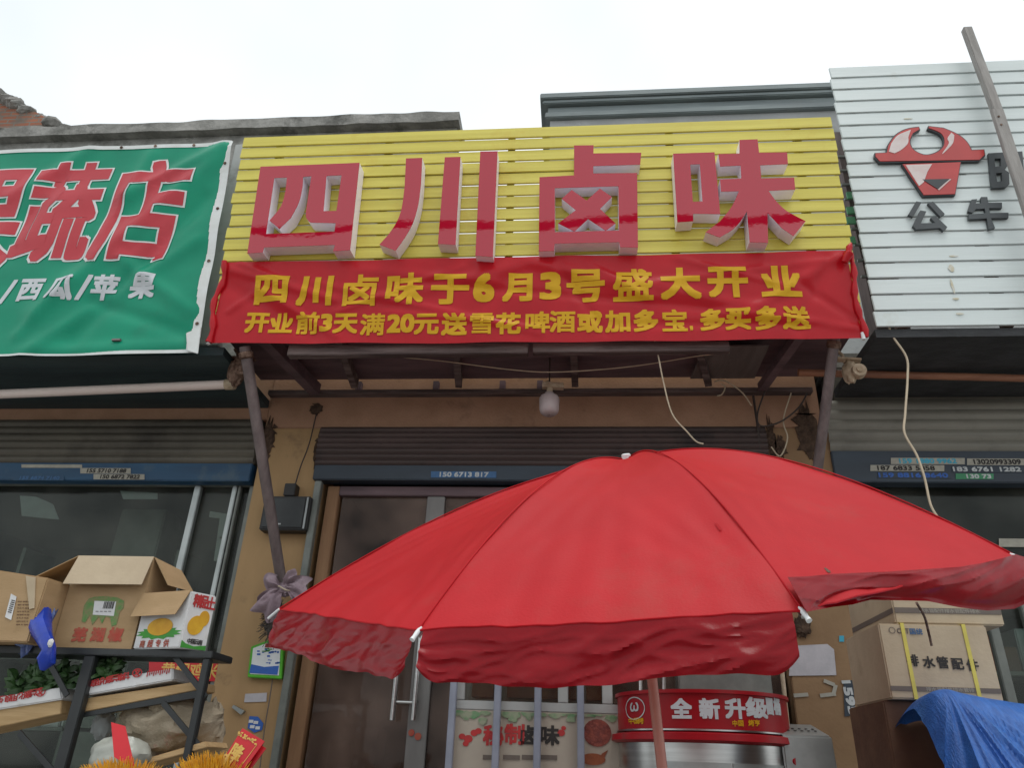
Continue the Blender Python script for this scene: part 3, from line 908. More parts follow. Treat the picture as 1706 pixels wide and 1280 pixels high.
# ------------------------------------------------------------------ green shop sign on the left
PG0 = Pl((0, 4.25, 3.8))
fg = folds(PG0, [(370, 245, 210, 330, .06, .03), (380, 250, 60, 520, .09, .035), (340, 330, 120, 560, .07, -.03), (330, 400, 40, 590, .06, .025), (150, 250, 20, 330, .07, .02), (320, 520, 200, 430, .05, .025),
                 (325, 560, 150, 500, .05, -.025), (100, 300, 0, 420, .07, -.02), (250, 260, 160, 420, .06, .018), (330, 575, 60, 585, .05, .02), (120, 470, 30, 560, .04, .02)], .02, 1.9, 5.0)
PG = Pl(PG0.P, PG0.ex, PG0.ey, fg)
cg = [(-5.9, PG0.ab(0, 253)[1] - .0), PG0.ab(388, 238), PG0.ab(326, 588), (-5.9, PG0.ab(0, 601)[1])]
gs = thing('shop_sign', 'green tarpaulin greengrocer sign with red characters and white edging', 'sign', (-4, 4.25, 3.8))
NV = 36


def gfn(u, v):
    a, b = bil(cg, u, v)
    p = PG.pt(a, b)
    return p


part('cloth', MB().grid(gfn, 110, 60), M['green'], gs, smooth=True)
g = MB()
w_ = .058
for seg in range(30):
    for (ua, va, ub, vb, inx) in ((1, seg / 30, 1, (seg + 1) / 30, 1),):
        p = gfn(ua, va); q = gfn(ub, vb); wv = 1 + .35 * math.sin(seg * .7) * .4
        g.add([p + Vector((-w_ * wv, -.005, 0)), p + Vector((.01, -.006, 0)), q + Vector((.01, -.006, 0)), q + Vector((-w_ * wv, -.005, 0))], [(0, 1, 2, 3)])
for seg in range(80):
    p = gfn(seg / 80, 0); q = gfn((seg + 1) / 80, 0); h = .03
    g.add([p + Vector((0, -.005, -h)), q + Vector((0, -.005, -h)), q + Vector((0, -.005, .008)), p + Vector((0, -.005, .008))], [(0, 1, 2, 3)])
    p = gfn(seg / 80, 1); q = gfn((seg + 1) / 80, 1); h = .012 + .03 * max(0, seg / 80 - .75) * 4
    g.add([p + Vector((0, -.006, -.004)), q + Vector((0, -.006, -.004)), q + Vector((0, -.006, h)), p + Vector((0, -.006, h))], [(0, 1, 2, 3)])
part('edging', g, M['white_vinyl'], gs)
g = MB()
for v in (.12, .35, .6, .88):
    p = gfn(1, v); g.lathe(p + Vector((-.025, -.009, 0)), [(0, .004), (.011, .004), (.013, 0)], 10, axis=(0, -1, 0))
for u in (.8, .9, .71):
    p = gfn(u, 0); g.lathe(p + Vector((0, -.009, -.012)), [(0, .004), (.011, .004), (.013, 0)], 10, axis=(0, -1, 0))
part('eyelet', g, M['rust'], gs)
for m_, bo, h0 in (('white_vinyl', .036, .003), ('red_print', .022, .006)):
    g = MB()
    for ch, x, y, w, h in (('果', -27, 366, 128, 168), ('蔬', 103, 351, 126, 162), ('店', 239, 349, 136, 165)):
        a, b = PG0.ab(x, y)
        put(g, PG, ch, a, b, PG0.ab(x + w / 2, y)[0] - PG0.ab(x - w / 2, y)[0] + 2 * (bo - .022), PG0.ab(x, y - h / 2)[1] - PG0.ab(x, y + h / 2)[1] + 2 * (bo - .022), bold=bo, h0=h0, cut=.06, fit=True)
    part('lettering', g, M[m_], gs)
g = MB()
for ch, x, y in (('/', 14, 487), ('西', 52, 484), ('瓜', 105, 482), ('/', 141, 480), ('苹', 174, 478), ('果', 239, 478)):
    a, b = PG0.ab(x, y)
    if ch == '/': put(g, PG, ch, a, b, .09, .21, bold=.006, fit=True, cut=.05)
    else: put(g, PG, ch, a, b, .185, .2, bold=.008, cut=.05)
part('lettering', g, M['grey_print'], gs)
g = MB()
a, b = PG0.ab(196, 569)
g.pbox(PG, a - .03, a + .03, b - .006, b + .01, .0, .02)
part('clip', g, M['galv'], gs)
# cladding strip between the signs
Pq = Pl((0, 4.45, 3.8))
g = MB(); q = [Pq.ab(*t) for t in ((392, 240), (412, 238), (362, 575), (322, 575))]
g.prism(Pq, [q[3], q[2], q[1], q[0]], -.08, 0)
single('cladding_panel', g, M['cladding'], 'narrow grey cladding strip between the green sign and yellow slats', 'panel', bevel=.006)
g = MB()
p = W(318, 560, 4.2); g.hexa([W(310, 555, 4.2), W(335, 545, 4.2), W(330, 590, 4.2), W(312, 585, 4.2)], [W(310, 555, 4.26), W(335, 545, 4.26), W(330, 590, 4.26), W(312, 585, 4.26)])
single('corner_flap', g, M['white_vinyl'], 'torn white corner hanging at the lower right of the green sign', 'flap', bevel=.004)

# ------------------------------------------------------------------ white slatted sign on the right
PWt = Pl((0, 4.3, 3.95))
wl, wt = PWt.ab(1380, 112); wl2, wb = PWt.ab(1462, 546)
ws = thing('shop_sign', 'white slatted sign with a red bull head emblem', 'sign', (3.5, 4.3, 3.95))
NW = 19; pw = (wt - wb) / NW
g = MB()
for i in range(NW):
    t = i / (NW - 1)
    l = wl2 + (wl - wl2) * t + random.uniform(-.006, .006); s_ = random.uniform(-.002, .002)
    g.pbox(PWt, l, 6.0, wb + i * pw + .007 + s_, wb + (i + 1) * pw - .002 + s_, -.018, 0, tilt=.007)
part('slat_panel', g, M['white_slat'], ws, bevel=.0025)
g = MB()
for a in (2.1, 2.75, 3.4, 4.2, 5.2): g.pbox(PWt, a - .03, a + .03, wb + .01, wt - .02, -.07, -.02)
part('back_frame', g, M['rust'], ws)
for px, py, w, h in ((1588, 428, .05, .012), (1584, 448, .03, .05), (1592, 499, .035, .012), (1586, 478, .012, .1), (1598, 524, .04, .012), (1512, 199, .05, .008)):
    a, b = PWt.ab(px, py); n = 14
    pts = [(a + w * math.cos(2 * PI * k / n) * (.6 + .5 * noise.noise(Vector((k * 1.1, px, 2)))), b + h * math.sin(2 * PI * k / n) * (.6 + .5 * noise.noise(Vector((k, py, 4))))) for k in range(n)]
    part('rust_stain', MB().prism(PWt, pts, .008, .0095), M['rust_stain'], ws)
Z4 = lambda p: (1350 + p[0] / 2.3287, 30 + p[1] / 2.3287)
PW1 = Pl(PWt.P + PWt.n * .027, PWt.ex, PWt.ey)
PW2 = Pl(PWt.P + PWt.n * .055, PWt.ex, PWt.ey)
horn = [(268, 560), (250, 540), (250, 526), (294, 524)] + SM([(300, 495), (330, 455), (372, 432), (420, 424)]) + [(424, 434)] + \
    SM([(398, 450), (386, 480), (396, 508), (425, 527), (455, 532), (490, 521), (514, 498), (516, 470), (500, 448), (455, 430)]) + [(458, 421)] + \
    SM([(515, 428), (570, 452), (605, 480), (625, 514)]) + [(673, 512), (676, 534), (655, 554)]


def grow(pts, k):
    cx_ = sum(p[0] for p in pts) / len(pts); cy_ = sum(p[1] for p in pts) / len(pts)
    n = len(pts); out = []
    A = sum(pts[i][0] * pts[(i + 1) % n][1] - pts[(i + 1) % n][0] * pts[i][1] for i in range(n))
    sg = 1 if A > 0 else -1
    for i in range(n):
        p0 = Vector(pts[i - 1]); p1 = Vector(pts[i]); p2 = Vector(pts[(i + 1) % n])
        e1 = (p1 - p0).normalized(); e2 = (p2 - p1).normalized()
        nn = Vector((e1.y + e2.y, -e1.x - e2.x)) * sg
        if nn.length > 1e-6: nn.normalize()
        out.append((p1.x + nn.x * k, p1.y + nn.y * k))
    return out


head = [(356, 569), (582, 561), (560, 686), (438, 690)]
emb = relief(ws, 'emblem', None, [grow(horn, 2.5), grow(head, 3)], PW1, .018, M['bull_black'], M['bull_black'], Z4, 'backing')
face_bits = [('face', grow(horn, -2), M['bull_red'], .008), ('face', grow(head, -1), M['bull_red'], .008),
             ('highlight', [(303, 522)] + SM([(312, 490), (338, 458), (388, 437)]) + SM([(378, 465), (376, 490), (350, 515), (325, 528)]), M['bull_white'], .011),
             ('highlight', SM([(545, 448), (530, 470), (535, 490), (510, 528), (520, 522), (550, 490), (556, 458)]), M['bull_white'], .011),
             ('highlight', [(368, 574), (470, 570), (452, 600), (438, 640), (420, 655)], M['bull_white'], .011),
             ('mouth', [(432, 630), (538, 628), (493, 668)], M['bull_black'], .012),
             ('highlight', [(538, 629), (544, 629), (497, 672), (491, 668)], M['bull_white'], .012)]
for nm, pts, m_, hh in face_bits:
    q = [PW1.ab(*Z4(p)) for p in pts]
    cu = bpy.data.curves.new('outline', 'CURVE'); cu.dimensions = '2D'; cu.fill_mode = 'FRONT'
    sp = cu.splines.new('POLY'); sp.points.add(len(q) - 1)
    for k, (a, b) in enumerate(q): sp.points[k].co = (a, b, 0, 1)
    sp.use_cyclic_u = True
    o = bpy.data.objects.new('outline', cu); COL.objects.link(o); bpy.context.view_layer.update()
    me = o.to_mesh(); g = MB().add([PW1.pt(v.co.x, v.co.y, hh) for v in me.vertices], [list(p.vertices) for p in me.polygons]); o.to_mesh_clear()
    n = len(q)
    g.add([PW1.pt(a, b, .004) for a, b in q] + [PW1.pt(a, b, hh) for a, b in q], [(i, (i + 1) % n, n + (i + 1) % n, n + i) for i in range(n)])
    bpy.data.objects.remove(o); bpy.data.curves.remove(cu)
    part(nm, g, m_, emb)
gong = [[(410, 712), (431, 716), (398, 772), (379, 764)], [(455, 719), (476, 713), (521, 761), (503, 771)],
        [(426, 747), (450, 751), (428, 797), (484, 796), (466, 776), (486, 769), (531, 812), (516, 827), (502, 815), (410, 821), (397, 806)]]
niu = [[(625, 705), (647, 703), (641, 720), (662, 720), (662, 695), (686, 695), (690, 717), (743, 717), (743, 738), (693, 738), (696, 757), (768, 756), (768, 776), (700, 777), (716, 815), (692, 821), (684, 778),
        (614, 781), (614, 762), (680, 758), (676, 740), (642, 742), (628, 757), (611, 750)]]
bee = [[(690, 525), (745, 522), (762, 535), (764, 575), (752, 588), (770, 600), (772, 645), (758, 657), (703, 660)], [(714, 546), (738, 545), (739, 575), (717, 577)], [(720, 602), (742, 601), (744, 634), (724, 636)]]
you = [[(800, 519), (822, 518), (832, 630), (865, 628), (860, 516), (880, 515), (890, 640), (878, 652), (822, 655), (810, 642)]]
for lp in (gong, niu, bee, you):
    relief(ws, 'letter', None, lp, PW1, .018, M['char_letter'], M['char_letter'], Z4)
# leaning pole in front of the white sign
pol = thing('timber_pole', 'grey square pole leaning across the white slatted sign', 'pole', W(1725, 400, 4.15))
g = MB().bar(W(1610, 48, 4.2), W(1668, 205, 4.19), .064, .05)
part('upper_length', g, M['pole_grey'], pol, bevel=.004)
g = MB().bar(W(1660, 183, 4.155), W(1770, 520, 4.14), .082, .03)
part('lower_length', g, M['pole_grey'], pol, bevel=.004)
g = MB()
for t in (.08, .18):
    p = W(1660 + 45 * t, 183 + 137 * t, 4.138); g.lathe(p, [(0, .004), (.008, .004), (.008, 0)], 8, axis=(0, -1, 0))
part('bolt', g, M['rust'], pol)
# rungs and post between yellow and white signs
g = MB()
x = W(1420, 330, 4.62).x
g.box(x - .06, x + .16, 4.55, 4.7, 3.9, 5.9)
lad = thing('steel_post', 'dark post with rungs in the gap between yellow and white signs', 'post', (x, 4.6, 3.9))
part('post', g, M['galv'], lad)
g = MB()
for i in range(9): g.bar((x - .1, 4.53, 4.5 + i * .14), (x + .18, 4.53, 4.5 + i * .14), .018, .018)
part('rungs', g, M['alu'], lad)
g = MB()
for py in (330, 355, 372, 405):
    p = W(1417, py, 4.5); g.box(p.x - .02, p.x + .04, 4.5, 4.515, p.z, p.z + .06)
part('green_tape', g, mat('mint_tape', (.15, .45, .25), None, 5, .6), lad)

# ------------------------------------------------------------------ buildings behind
bw = thing('building', 'low building with a weathered concrete parapet behind the green sign', 'building', (-4, 5.6, ZT))
YP = 5.6
p1 = W(763, 197, YP); pz0 = W(763, 213, YP).z
g = MB().box(-8, p1.x, YP, YP + .2, ZT + .26, pz0)
part('wall', g, M['concrete'], bw)


def rough_slab(x0, x1, y0, y1, z0, z1, n, amp, seed):
    g = MB(); rows = []
    for i in range(n + 1):
        x = x0 + (x1 - x0) * i / n
        e = [amp * noise.noise(Vector((x * 3, k * 7.1, seed))) for k in range(4)]
        rows.append([Vector((x, y0 + e[0], z0 + e[1] * .6)), Vector((x, y1, z0)), Vector((x, y1, z1 + e[2])), Vector((x, y0 + e[3], z1 + e[2]))])
    o = 0
    for r in rows: g.v += r
    for i in range(n):
        for k in range(4):
            k2 = (k + 1) % 4
            g.f.append([i * 4 + k, (i + 1) * 4 + k, (i + 1) * 4 + k2, i * 4 + k2]); g.mi.append(0)
    g.f.append([0, 1, 2, 3]); g.mi.append(0); g.f.append([n * 4 + 3, n * 4 + 2, n * 4 + 1, n * 4]); g.mi.append(0)
    return g


part('coping', rough_slab(-8, p1.x + .03, YP - .1, YP + .3, pz0 + .003, p1.z, 120, .02, 2.0), M['concrete'], bw)
gab = thing('gable', 'broken brick gable with grey rubble at the far left roofline', 'gable', W(0, 230, 8))
Pgb = Pl((0, 8, 0))
pts = [Pgb.ab(*q) for q in ((-260, 250), (-260, 60), (-120, 95), (-40, 130), (0, 156), (22, 166), (48, 180), (75, 195), (100, 207), (128, 222), (128, 250))]
g = MB().prism(Pgb, pts[::-1], -1.2, 0)
part('brick_face', g, M['brick'], gab)
g = MB()
for i in range(1, 10):
    for k in range(7):
        t = k / 7; a = pts[i][0] * (1 - t) + pts[min(i + 1, 9)][0] * t; b = pts[i][1] * (1 - t) + pts[min(i + 1, 9)][1] * t
        g.blob(Pgb.pt(a, b - .06, -.1 + random.uniform(-.1, .14)), .16, .13, .09, .3, 2.5, i * 7 + k, 8, 6)
part('rubble', g, M['concrete'], gab)

gb = thing('building', 'grey rendered building with a dark stepped cornice behind the yellow sign', 'building', (2.5, 6.6, .14))
YB = 6.6
c0 = W(900, 154, YB); ztop = W(1150, 145, YB).z
z_ = lambda py: W(1150, py, YB).z
g = MB().box(c0.x + .12, 6.5, YB + .12, 12, ZT + .3, z_(180)); part('wall', g, M['render'], gb)
g = MB().box(c0.x + .06, 6.5, YB + .06, 12, z_(180) + .003, z_(171)); g.box(c0.x + .09, 6.5, YB + .09, 12, z_(171) + .003, z_(160)); g.box(c0.x + .03, 6.5, YB + .03, 12, z_(160) + .003, z_(154)); g.box(c0.x, 6.5, YB, 12, z_(154) + .003, ztop)
part('cornice', g, M['cornice'], gb, bevel=.01)

# ------------------------------------------------------------------ awning tubes and winches
g = MB().tube([W(-120, 662, 4.6), W(378, 641, 4.6)], .034, 12)
tb = thing('awning_tube', 'dusty white awning tube under the green sign', 'awning tube', W(100, 655, 4.75))
part('tube', g, M['pink_tube'], tb, smooth=True)
part('end_cap', MB().tube([W(376, 641, 4.6), W(391, 640.5, 4.6)], .04, 12), M['pale_metal'], tb, smooth=True)
part('tube', MB().tube([W(1330, 621, 4.78), W(1800, 633, 4.78)], .026, 12), M['orange_pipe'],
     thing('awning_tube', 'rust orange awning tube under the white sign', 'awning tube', W(1600, 627, 4.78)), smooth=True)


def winch(lab, c, s, m):
    t = thing('awning_winch', lab, 'winch', c)
    g = MB().blob(c, .055 * s, .05, .1 * s, .28, 2.2, c.x * 3, 20, 14)
    part('gear_housing', g, M[m], t, smooth=True)
    g = MB().lathe(c + Vector((.045 * s, -.05, -.02 * s)), [(0, .03), (.02, .03), (.022, .02), (.045, .02), (.05, 0), (.05, -.03)], 18, axis=(0, -1, 0))
    part('gear', g, M[m], t, smooth=True)
    g = MB().bar(c + Vector((-.1 * s, .0, .1)), c + Vector((.09 * s, -.02, .075)), .015, .05, up=(0, 1, 0))
    g.tube([c + Vector((-.02, 0, .07)), c + Vector((-.03, 0, .13)), c + Vector((-.06, 0, .17))], .012, 8)
    part('bracket', g, M[m], t, smooth=True)


winch('rusty mottled winch on the left prop under the green sign', W(397, 617, 4.5), 1.25, 'rust')
winch('cream coloured winch beside the right prop under the white sign', W(1416, 620, 4.6), .85, 'pale_metal')

# ------------------------------------------------------------------ hanging lamp and wires
lp = W(915, 678, 4.8)
lam = thing('hanging_lamp', 'unlit white lamp hanging under the canopy above the umbrella', 'lamp', lp)
g = MB().lathe(lp, [(.005, -.062), (.045, -.06), (.062, -.045), (.07, -.02), (.072, .06), (.062, .08), (.034, .088), (.03, .11), (0, .11)], 24)
part('bulb', g, M['bulb'], lam, smooth=True)
g = MB().tube([lp + Vector((0, 0, .105)), lp + Vector((.005, 0, .15)), lp + Vector((-.02, .02, .2))], .022, 10)
g.bar(lp + Vector((-.05, 0, .17)), lp + Vector((.1, 0, .16)), .04, .05)
part('holder', g, M['pale_metal'], lam, smooth=True)
g = MB().tube([lp + Vector((0, 0, .19)), (lp.x, lp.y, ZT + .002)], .006, 6)
part('cord', g, M['wire_dark'], lam)


def wire(lab, pts, r, m='wire', n=6):
    g = MB(); P = [W(*p) for p in pts]; out = []
    for i in range(len(P) - 1):
        p0 = P[max(i - 1, 0)]; p1 = P[i]; p2 = P[i + 1]; p3 = P[min(i + 2, len(P) - 1)]
        for k in range(n):
            t = k / n
            out.append(.5 * ((2 * p1) + (-p0 + p2) * t + (2 * p0 - 5 * p1 + 4 * p2 - p3) * t * t + (-p0 + 3 * p1 - 3 * p2 + p3) * t ** 3))
    out.append(P[-1])
    g.tube(out, r, 6)
    single('wire', g, M[m], lab, 'wire', smooth=True)


wire('cream wire dangling from the middle of the red banner', [(1088, 560, 4.36), (1096, 590, 4.37), (1106, 640, 4.4), (1120, 690, 4.42), (1145, 720, 4.44), (1160, 736, 4.45), (1172, 740, 4.45)], .0048)
wire('long cream wire hanging below the white slatted sign', [(1480, 540, 4.32), (1487, 560, 4.33), (1510, 595, 4.33), (1512, 630, 4.33), (1508, 690, 4.33), (1507, 722, 4.33), (1527, 758, 4.33), (1540, 795, 4.33), (1550, 840, 4.33), (1562, 862, 4.33)], .0068)
wire('thin pale wire sagging across under the canopy', [(620, 592, 4.6), (730, 601, 4.6), (850, 616, 4.6), (930, 620, 4.6), (1050, 611, 4.6), (1165, 593, 4.6), (1215, 588, 4.6)], .004)
wire('dark cable drooping on the right pillar under the canopy', [(1275, 650, 5.1), (1262, 690, 5.1), (1268, 710, 5.1), (1300, 703, 5.1), (1330, 680, 5.1), (1345, 655, 5.1)], .006, 'wire_dark')
wire('short cream cable end curling beside the lintel', [(1190, 636, 5.1), (1205, 634, 5.1), (1222, 643, 5.1), (1238, 656, 5.1), (1252, 676, 5.1)], .005)
wire('pale loop of cable at the right end of the lintel', [(1195, 660, 5.1), (1203, 657, 5.1), (1208, 645, 5.1), (1200, 640, 5.1)], .005)
wire('dark cable running down to the speaker on the tan pillar', [(527, 690, 5.17), (515, 740, 5.17), (500, 780, 5.17), (490, 815, 5.17)], .005, 'wire_dark')
wire('thin grey cord running down the tan pillar past the green board', [(470, 1000, 5.15), (458, 1060, 5.15), (455, 1120, 5.17), (450, 1160, 5.18), (440, 1220, 5.18), (432, 1290, 5.18)], .004, 'grey_ink' if 'grey_ink' in M else 'wire')
wire('dark frayed cables on the right pillar above the umbrella', [(1255, 660, 5.15), (1262, 710, 5.15), (1268, 760, 5.15), (1280, 790, 5.15)], .009, 'wire_dark')
wire('pale twisted cable low on the right pillar above the umbrella', [(1318, 655, 5.12), (1305, 700, 5.12), (1312, 730, 5.12), (1300, 760, 5.12), (1285, 745, 5.12)], .005)

# grime patches where the shutters' ends were torn open
gri = [(446, 735, .07, .2), (531, 750, .045, .17), (1285, 735, .04, .2), (1345, 720, .1, .26), (1300, 745, .05, .1), (527, 682, .06, .06)]
for (px, py, w, h), lab in zip(gri, ('ragged dark hole at the left shutter end on the tan pillar', 'crusty dark gap at the left end of the middle shutter', 'crusty dark gap at the right end of the middle shutter',
                                     'large dark hole beside the right prop', 'small dark patch on the right pillar', 'tangle of black cable joints at the lintel corner')):
    p = W(px, py, YW)
    pl = Pl((p.x, YW - .002, p.z)); n = 40
    g = MB().prism(pl, [(w * math.cos(2 * PI * k / n) * (.8 + .75 * noise.noise(Vector((k * .9, px, 0)))), h * math.sin(2 * PI * k / n) * (.8 + .6 * noise.noise(Vector((k * .8, py, 5))))) for k in range(n)], 0, .006)
    single('grime_patch', g, M['oil_grime'], lab, 'grime')

# ------------------------------------------------------------------ pillar fittings
Pw = Pl((0, YW - .003, 0))
sp_ = W(482, 866, YW - .08)
spk = thing('loudspeaker', 'black loudspeaker mounted on the tan pillar behind the prop', 'loudspeaker', (sp_.x, YW, sp_.z - .1))
a0, b0 = Pw.ab(440, 890); a1, b1 = Pw.ab(526, 835)
part('cabinet', MB().box(a0, a1, YW - .11, YW - .004, b0, b1), M['black_plastic'], spk, bevel=.008)
part('grille', MB().box(a0 + .02, a1 - .035, YW - .118, YW - .112, b0 + .02, b1 - .02), M['black'], spk)
part('trim', MB().box(a1 - .025, a1 - .012, YW - .118, YW - .112, b0 + .01, b1 - .01), M['grey_plastic'], spk)
part('badge', MB().box(a0 + .1, a0 + .16, YW - .124, YW - .119, b0 + .035, b0 + .045), M['silver_ink'], spk)
a0, b0 = Pw.ab(478, 832); a1, b1 = Pw.ab(500, 812)
part('bracket', MB().box(a0, a1, YW - .09, YW - .004, b0, b1), M['black_plastic'], spk, bevel=.004)

# rag and brush tied to the prop
rc = W(478, 985, 4.98)
rag = thing('rag', 'mauve rag tied round the left prop by the umbrella tip', 'rag', rc)
def lobe(a0, a1, L0, seed, up):
    def fn(u, v):
        an = R_(a0 + (a1 - a0) * u); L = L0 * (.82 + .55 * noise.noise(Vector((u * 4.7, seed, 0)))) * v
        pl_ = (.012 + .03 * v) * 2.2 * noise.noise(Vector((u * 8 + seed, v * 1.6, seed))) + .03 * noise.noise(Vector((u * 5, v * 3, seed + 4)))
        return rc + Vector((math.cos(an) * L, -.055 + pl_ - .05 * math.sin(PI * v), math.sin(an) * L + up - .05 * v * v))
    return MB().grid(fn, 60, 18)
part('cloth', lobe(118, 275, .21, 1.0, .0), M['rag'], rag, smooth=True)
part('cloth', lobe(-40, 96, .2, 6.0, .015), M['rag'], rag, smooth=True)
part('knot', MB().blob(rc + Vector((0, -.05, 0)), .05, .04, .045, .35, 3, 7), M['rag'], rag, smooth=True)
part('string', MB().tube([rc + Vector((0, .004, 0)) + Vector((.058 * math.cos(t), .055 * math.sin(t) - .05, -.0 + .015 * math.sin(t * 2))) for t in [k * PI / 12 for k in range(25)]], .005, 6), M['wire'], rag)
bc = W(458, 1035, 5.0)
bru = thing('brush', 'grey bristly brush hanging beneath the mauve rag', 'brush', bc)
g = MB().blob(bc, .06, .05, .11, .25, 4, 3)
part('core', g, M['bristle'], bru, smooth=True)
g = MB()
for k in range(260):
    d = Vector((random.gauss(0, 1), random.gauss(0, .7) - .2, random.gauss(0, .8))).normalized(); p = bc + Vector((d.x * .055, d.y * .045, d.z * .1 + random.uniform(-.03, .03)))
    g.bar(p, p + d * random.uniform(.03, .06) + Vector((0, 0, -.012)), .0025, .0025, up=(.3, .5, .8))
part('bristles', g, M['bristle'], bru)

# green framed board
Pgp = Pl((0, YW - .05, 0))
pts = [Pgp.ab(*q) for q in ((412, 1129), (469, 1132), (472, 1079), (447, 1067), (418, 1078))]
brd = thing('notice_board', 'small house shaped board with a green frame on the tan pillar', 'notice board', (pts[0][0], YW, pts[0][1]))
part('frame', MB().prism(Pgp, pts, -.045, 0), M['green_plastic'], brd, bevel=.004)
cxp = sum(p[0] for p in pts) / 5; cyp = sum(p[1] for p in pts) / 5
ins = [(cxp + (a - cxp) * .84, cyp + (b - cyp) * .84) for a, b in pts]
part('face', MB().prism(Pgp, ins, .001, .004), M['white_plastic'], brd)
lo = min(p[1] for p in ins); L_ = min(p[0] for p in ins); R2 = max(p[0] for p in ins[:2])
part('blue_print', MB().prism(Pgp, [(L_ + .005, lo + .01), (R2 - .01, lo + .004), (R2 - .01, lo + .06), (L_ + .1, lo + .05), (L_ + .008, lo + .065)], .005, .007), M['blue_ink'], brd)
g = MB(); g.pbox(Pgp, cxp - .02, cxp + .035, cyp + .065, cyp + .09, .005, .007); part('red_print', g, M['red_ink'], brd)
g = MB()
for k in range(16):
    a = cxp + random.uniform(-.07, .085); b = cyp + random.uniform(-.04, .05); g.pbox(Pgp, a, a + random.uniform(.008, .03), b, b + random.uniform(.004, .012), .005, .0065)
part('print', g, M['blue_ink'], brd)
g = MB()
for k in range(5):
    a = cxp + random.uniform(-.06, .06); b = cyp + .03 + random.uniform(-.01, .03); g.pbox(Pgp, a, a + .03, b, b + .006, .005, .0065)
part('print', g, M['leaf_print'], brd)


def flat(name, lab, cat, px, pl, h0, h1, m):
    pts = [pl.ab(*q) for q in px]
    single(name, MB().prism(pl, pts, h0, h1), M[m], lab, cat)


flat('paper_scrap', 'torn white paper scrap below the green framed board', 'paper', ((407, 1171), (444, 1170), (445, 1155), (409, 1157)), Pw, .001, .004, 'paper')
st = [Pw.ab(*q) for q in ((413, 1214), (424, 1222), (437, 1217), (439, 1206), (430, 1195), (416, 1194))]
stk = thing('sticker', 'blue and white torn sticker low on the tan pillar', 'sticker', Pw.pt(*st[0]))
part('sheet', MB().prism(Pw, st, .001, .004), M['blue_ink'], stk)
g = MB()
for q in ((421, 1212), (430, 1214), (427, 1205), (419, 1203)): a, b = Pw.ab(*q); g.pbox(Pw, a - .016, a + .014, b - .008, b + .01, .005, .006)
part('print', g, M['white_card'], stk)
flat('latch', 'little grey metal latch at the edge of the tan pillar', 'latch', ((389, 1180), (404, 1192), (410, 1186), (392, 1176)), Pw, .001, .03, 'alu')
# shutter guide and timber strip at the middle opening
x = xc(534, 815)
single('shutter_guide', MB().box(x - .03, x + .02, YW - .06, YW - .004, .15, zc(534, 806)), M['alu_dark'], 'greenish metal shutter guide at the edge of the tan pillar', 'guide rail', bevel=.004)

# ------------------------------------------------------------------ glazed door
dx0, dx1 = xc(549, 850, 5.3), xc(700, 1100, 5.3)
dr = thing('glass_door', 'brown tinted glass door in a timber frame with steel pull handles', 'door', (dx0, 5.3, .35))
zdt = zc(600, 806) - .004
part('frame', MB().box(dx0 - .02, dx0 + .07, 5.25, 5.36, .35, zdt), M['door_wood'], dr, bevel=.004)
part('header', MB().box(dx0 + .072, XR0 - .02, 5.25, 5.36, zdt - .07, zdt), M['soffit'], dr, bevel=.004)
xp0, xp1 = xc(684, 1200, 5.3), xc(712, 1200, 5.3)
part('stile', MB().box(xp0 - .01, xp1 + .01, 5.26, 5.33, .36, zdt - .073), M['stile'], dr, bevel=.004)
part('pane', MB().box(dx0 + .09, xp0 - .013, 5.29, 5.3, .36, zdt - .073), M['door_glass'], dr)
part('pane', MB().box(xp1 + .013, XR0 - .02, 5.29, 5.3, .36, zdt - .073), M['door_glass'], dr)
part('top_rail', MB().box(dx0 + .3, xp0 + .3, 5.4, 5.44, zc(680, 828, 5.42), zc(680, 818, 5.42)), M['frame_white'], dr)
for (ax, ay, bx_, by) in ((659, 1138, 653, 1201), (699, 1062, 689.5, 1201)):
    p = W(ax, ay, 5.2); q = W(bx_, by, 5.2); q = Vector((p.x * .5 + q.x * .5, 5.2, q.z)); p = Vector((q.x, 5.2, p.z + .12))
    g = MB().tube([p, q], .017, 14)
    h = part('handle', g, M['steel'], dr, smooth=True)
    part('handle_arm', MB().tube([(q.x, 5.2, q.z + .12), (q.x, 5.289, q.z + .12)], .011, 10), M['steel'], h, smooth=True)
p = W(655, 1170, 5.2); q = W(693, 1169, 5.2)
part('crossbar', MB().tube([(p.x, 5.215, p.z), (q.x, 5.215, p.z)], .012, 10), M['steel'], dr, smooth=True)
a, b = Pl((0, 5.255, 0)).ab(693, 1222)
g = MB().lathe((a - .03, 5.255, b), [(0, .003), (.02, .003), (.02, 0)], 14, axis=(0, -1, 0)).lathe((a + .015, 5.255, b - .02), [(0, .003), (.022, .003), (.022, 0)], 14, axis=(0, -1, 0))
part('sticker', g, M['faded_red'], dr)

# things behind the door
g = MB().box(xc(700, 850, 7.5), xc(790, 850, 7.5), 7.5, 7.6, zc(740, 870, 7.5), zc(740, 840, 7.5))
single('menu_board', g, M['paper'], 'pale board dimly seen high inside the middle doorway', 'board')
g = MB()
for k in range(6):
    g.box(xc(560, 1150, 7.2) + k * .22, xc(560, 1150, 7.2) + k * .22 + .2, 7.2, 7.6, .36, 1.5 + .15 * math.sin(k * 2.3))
single('shelf_unit', g, M['kraft_dark'], 'dim brown shelves behind the left door pane', 'shelves', bevel=.01)

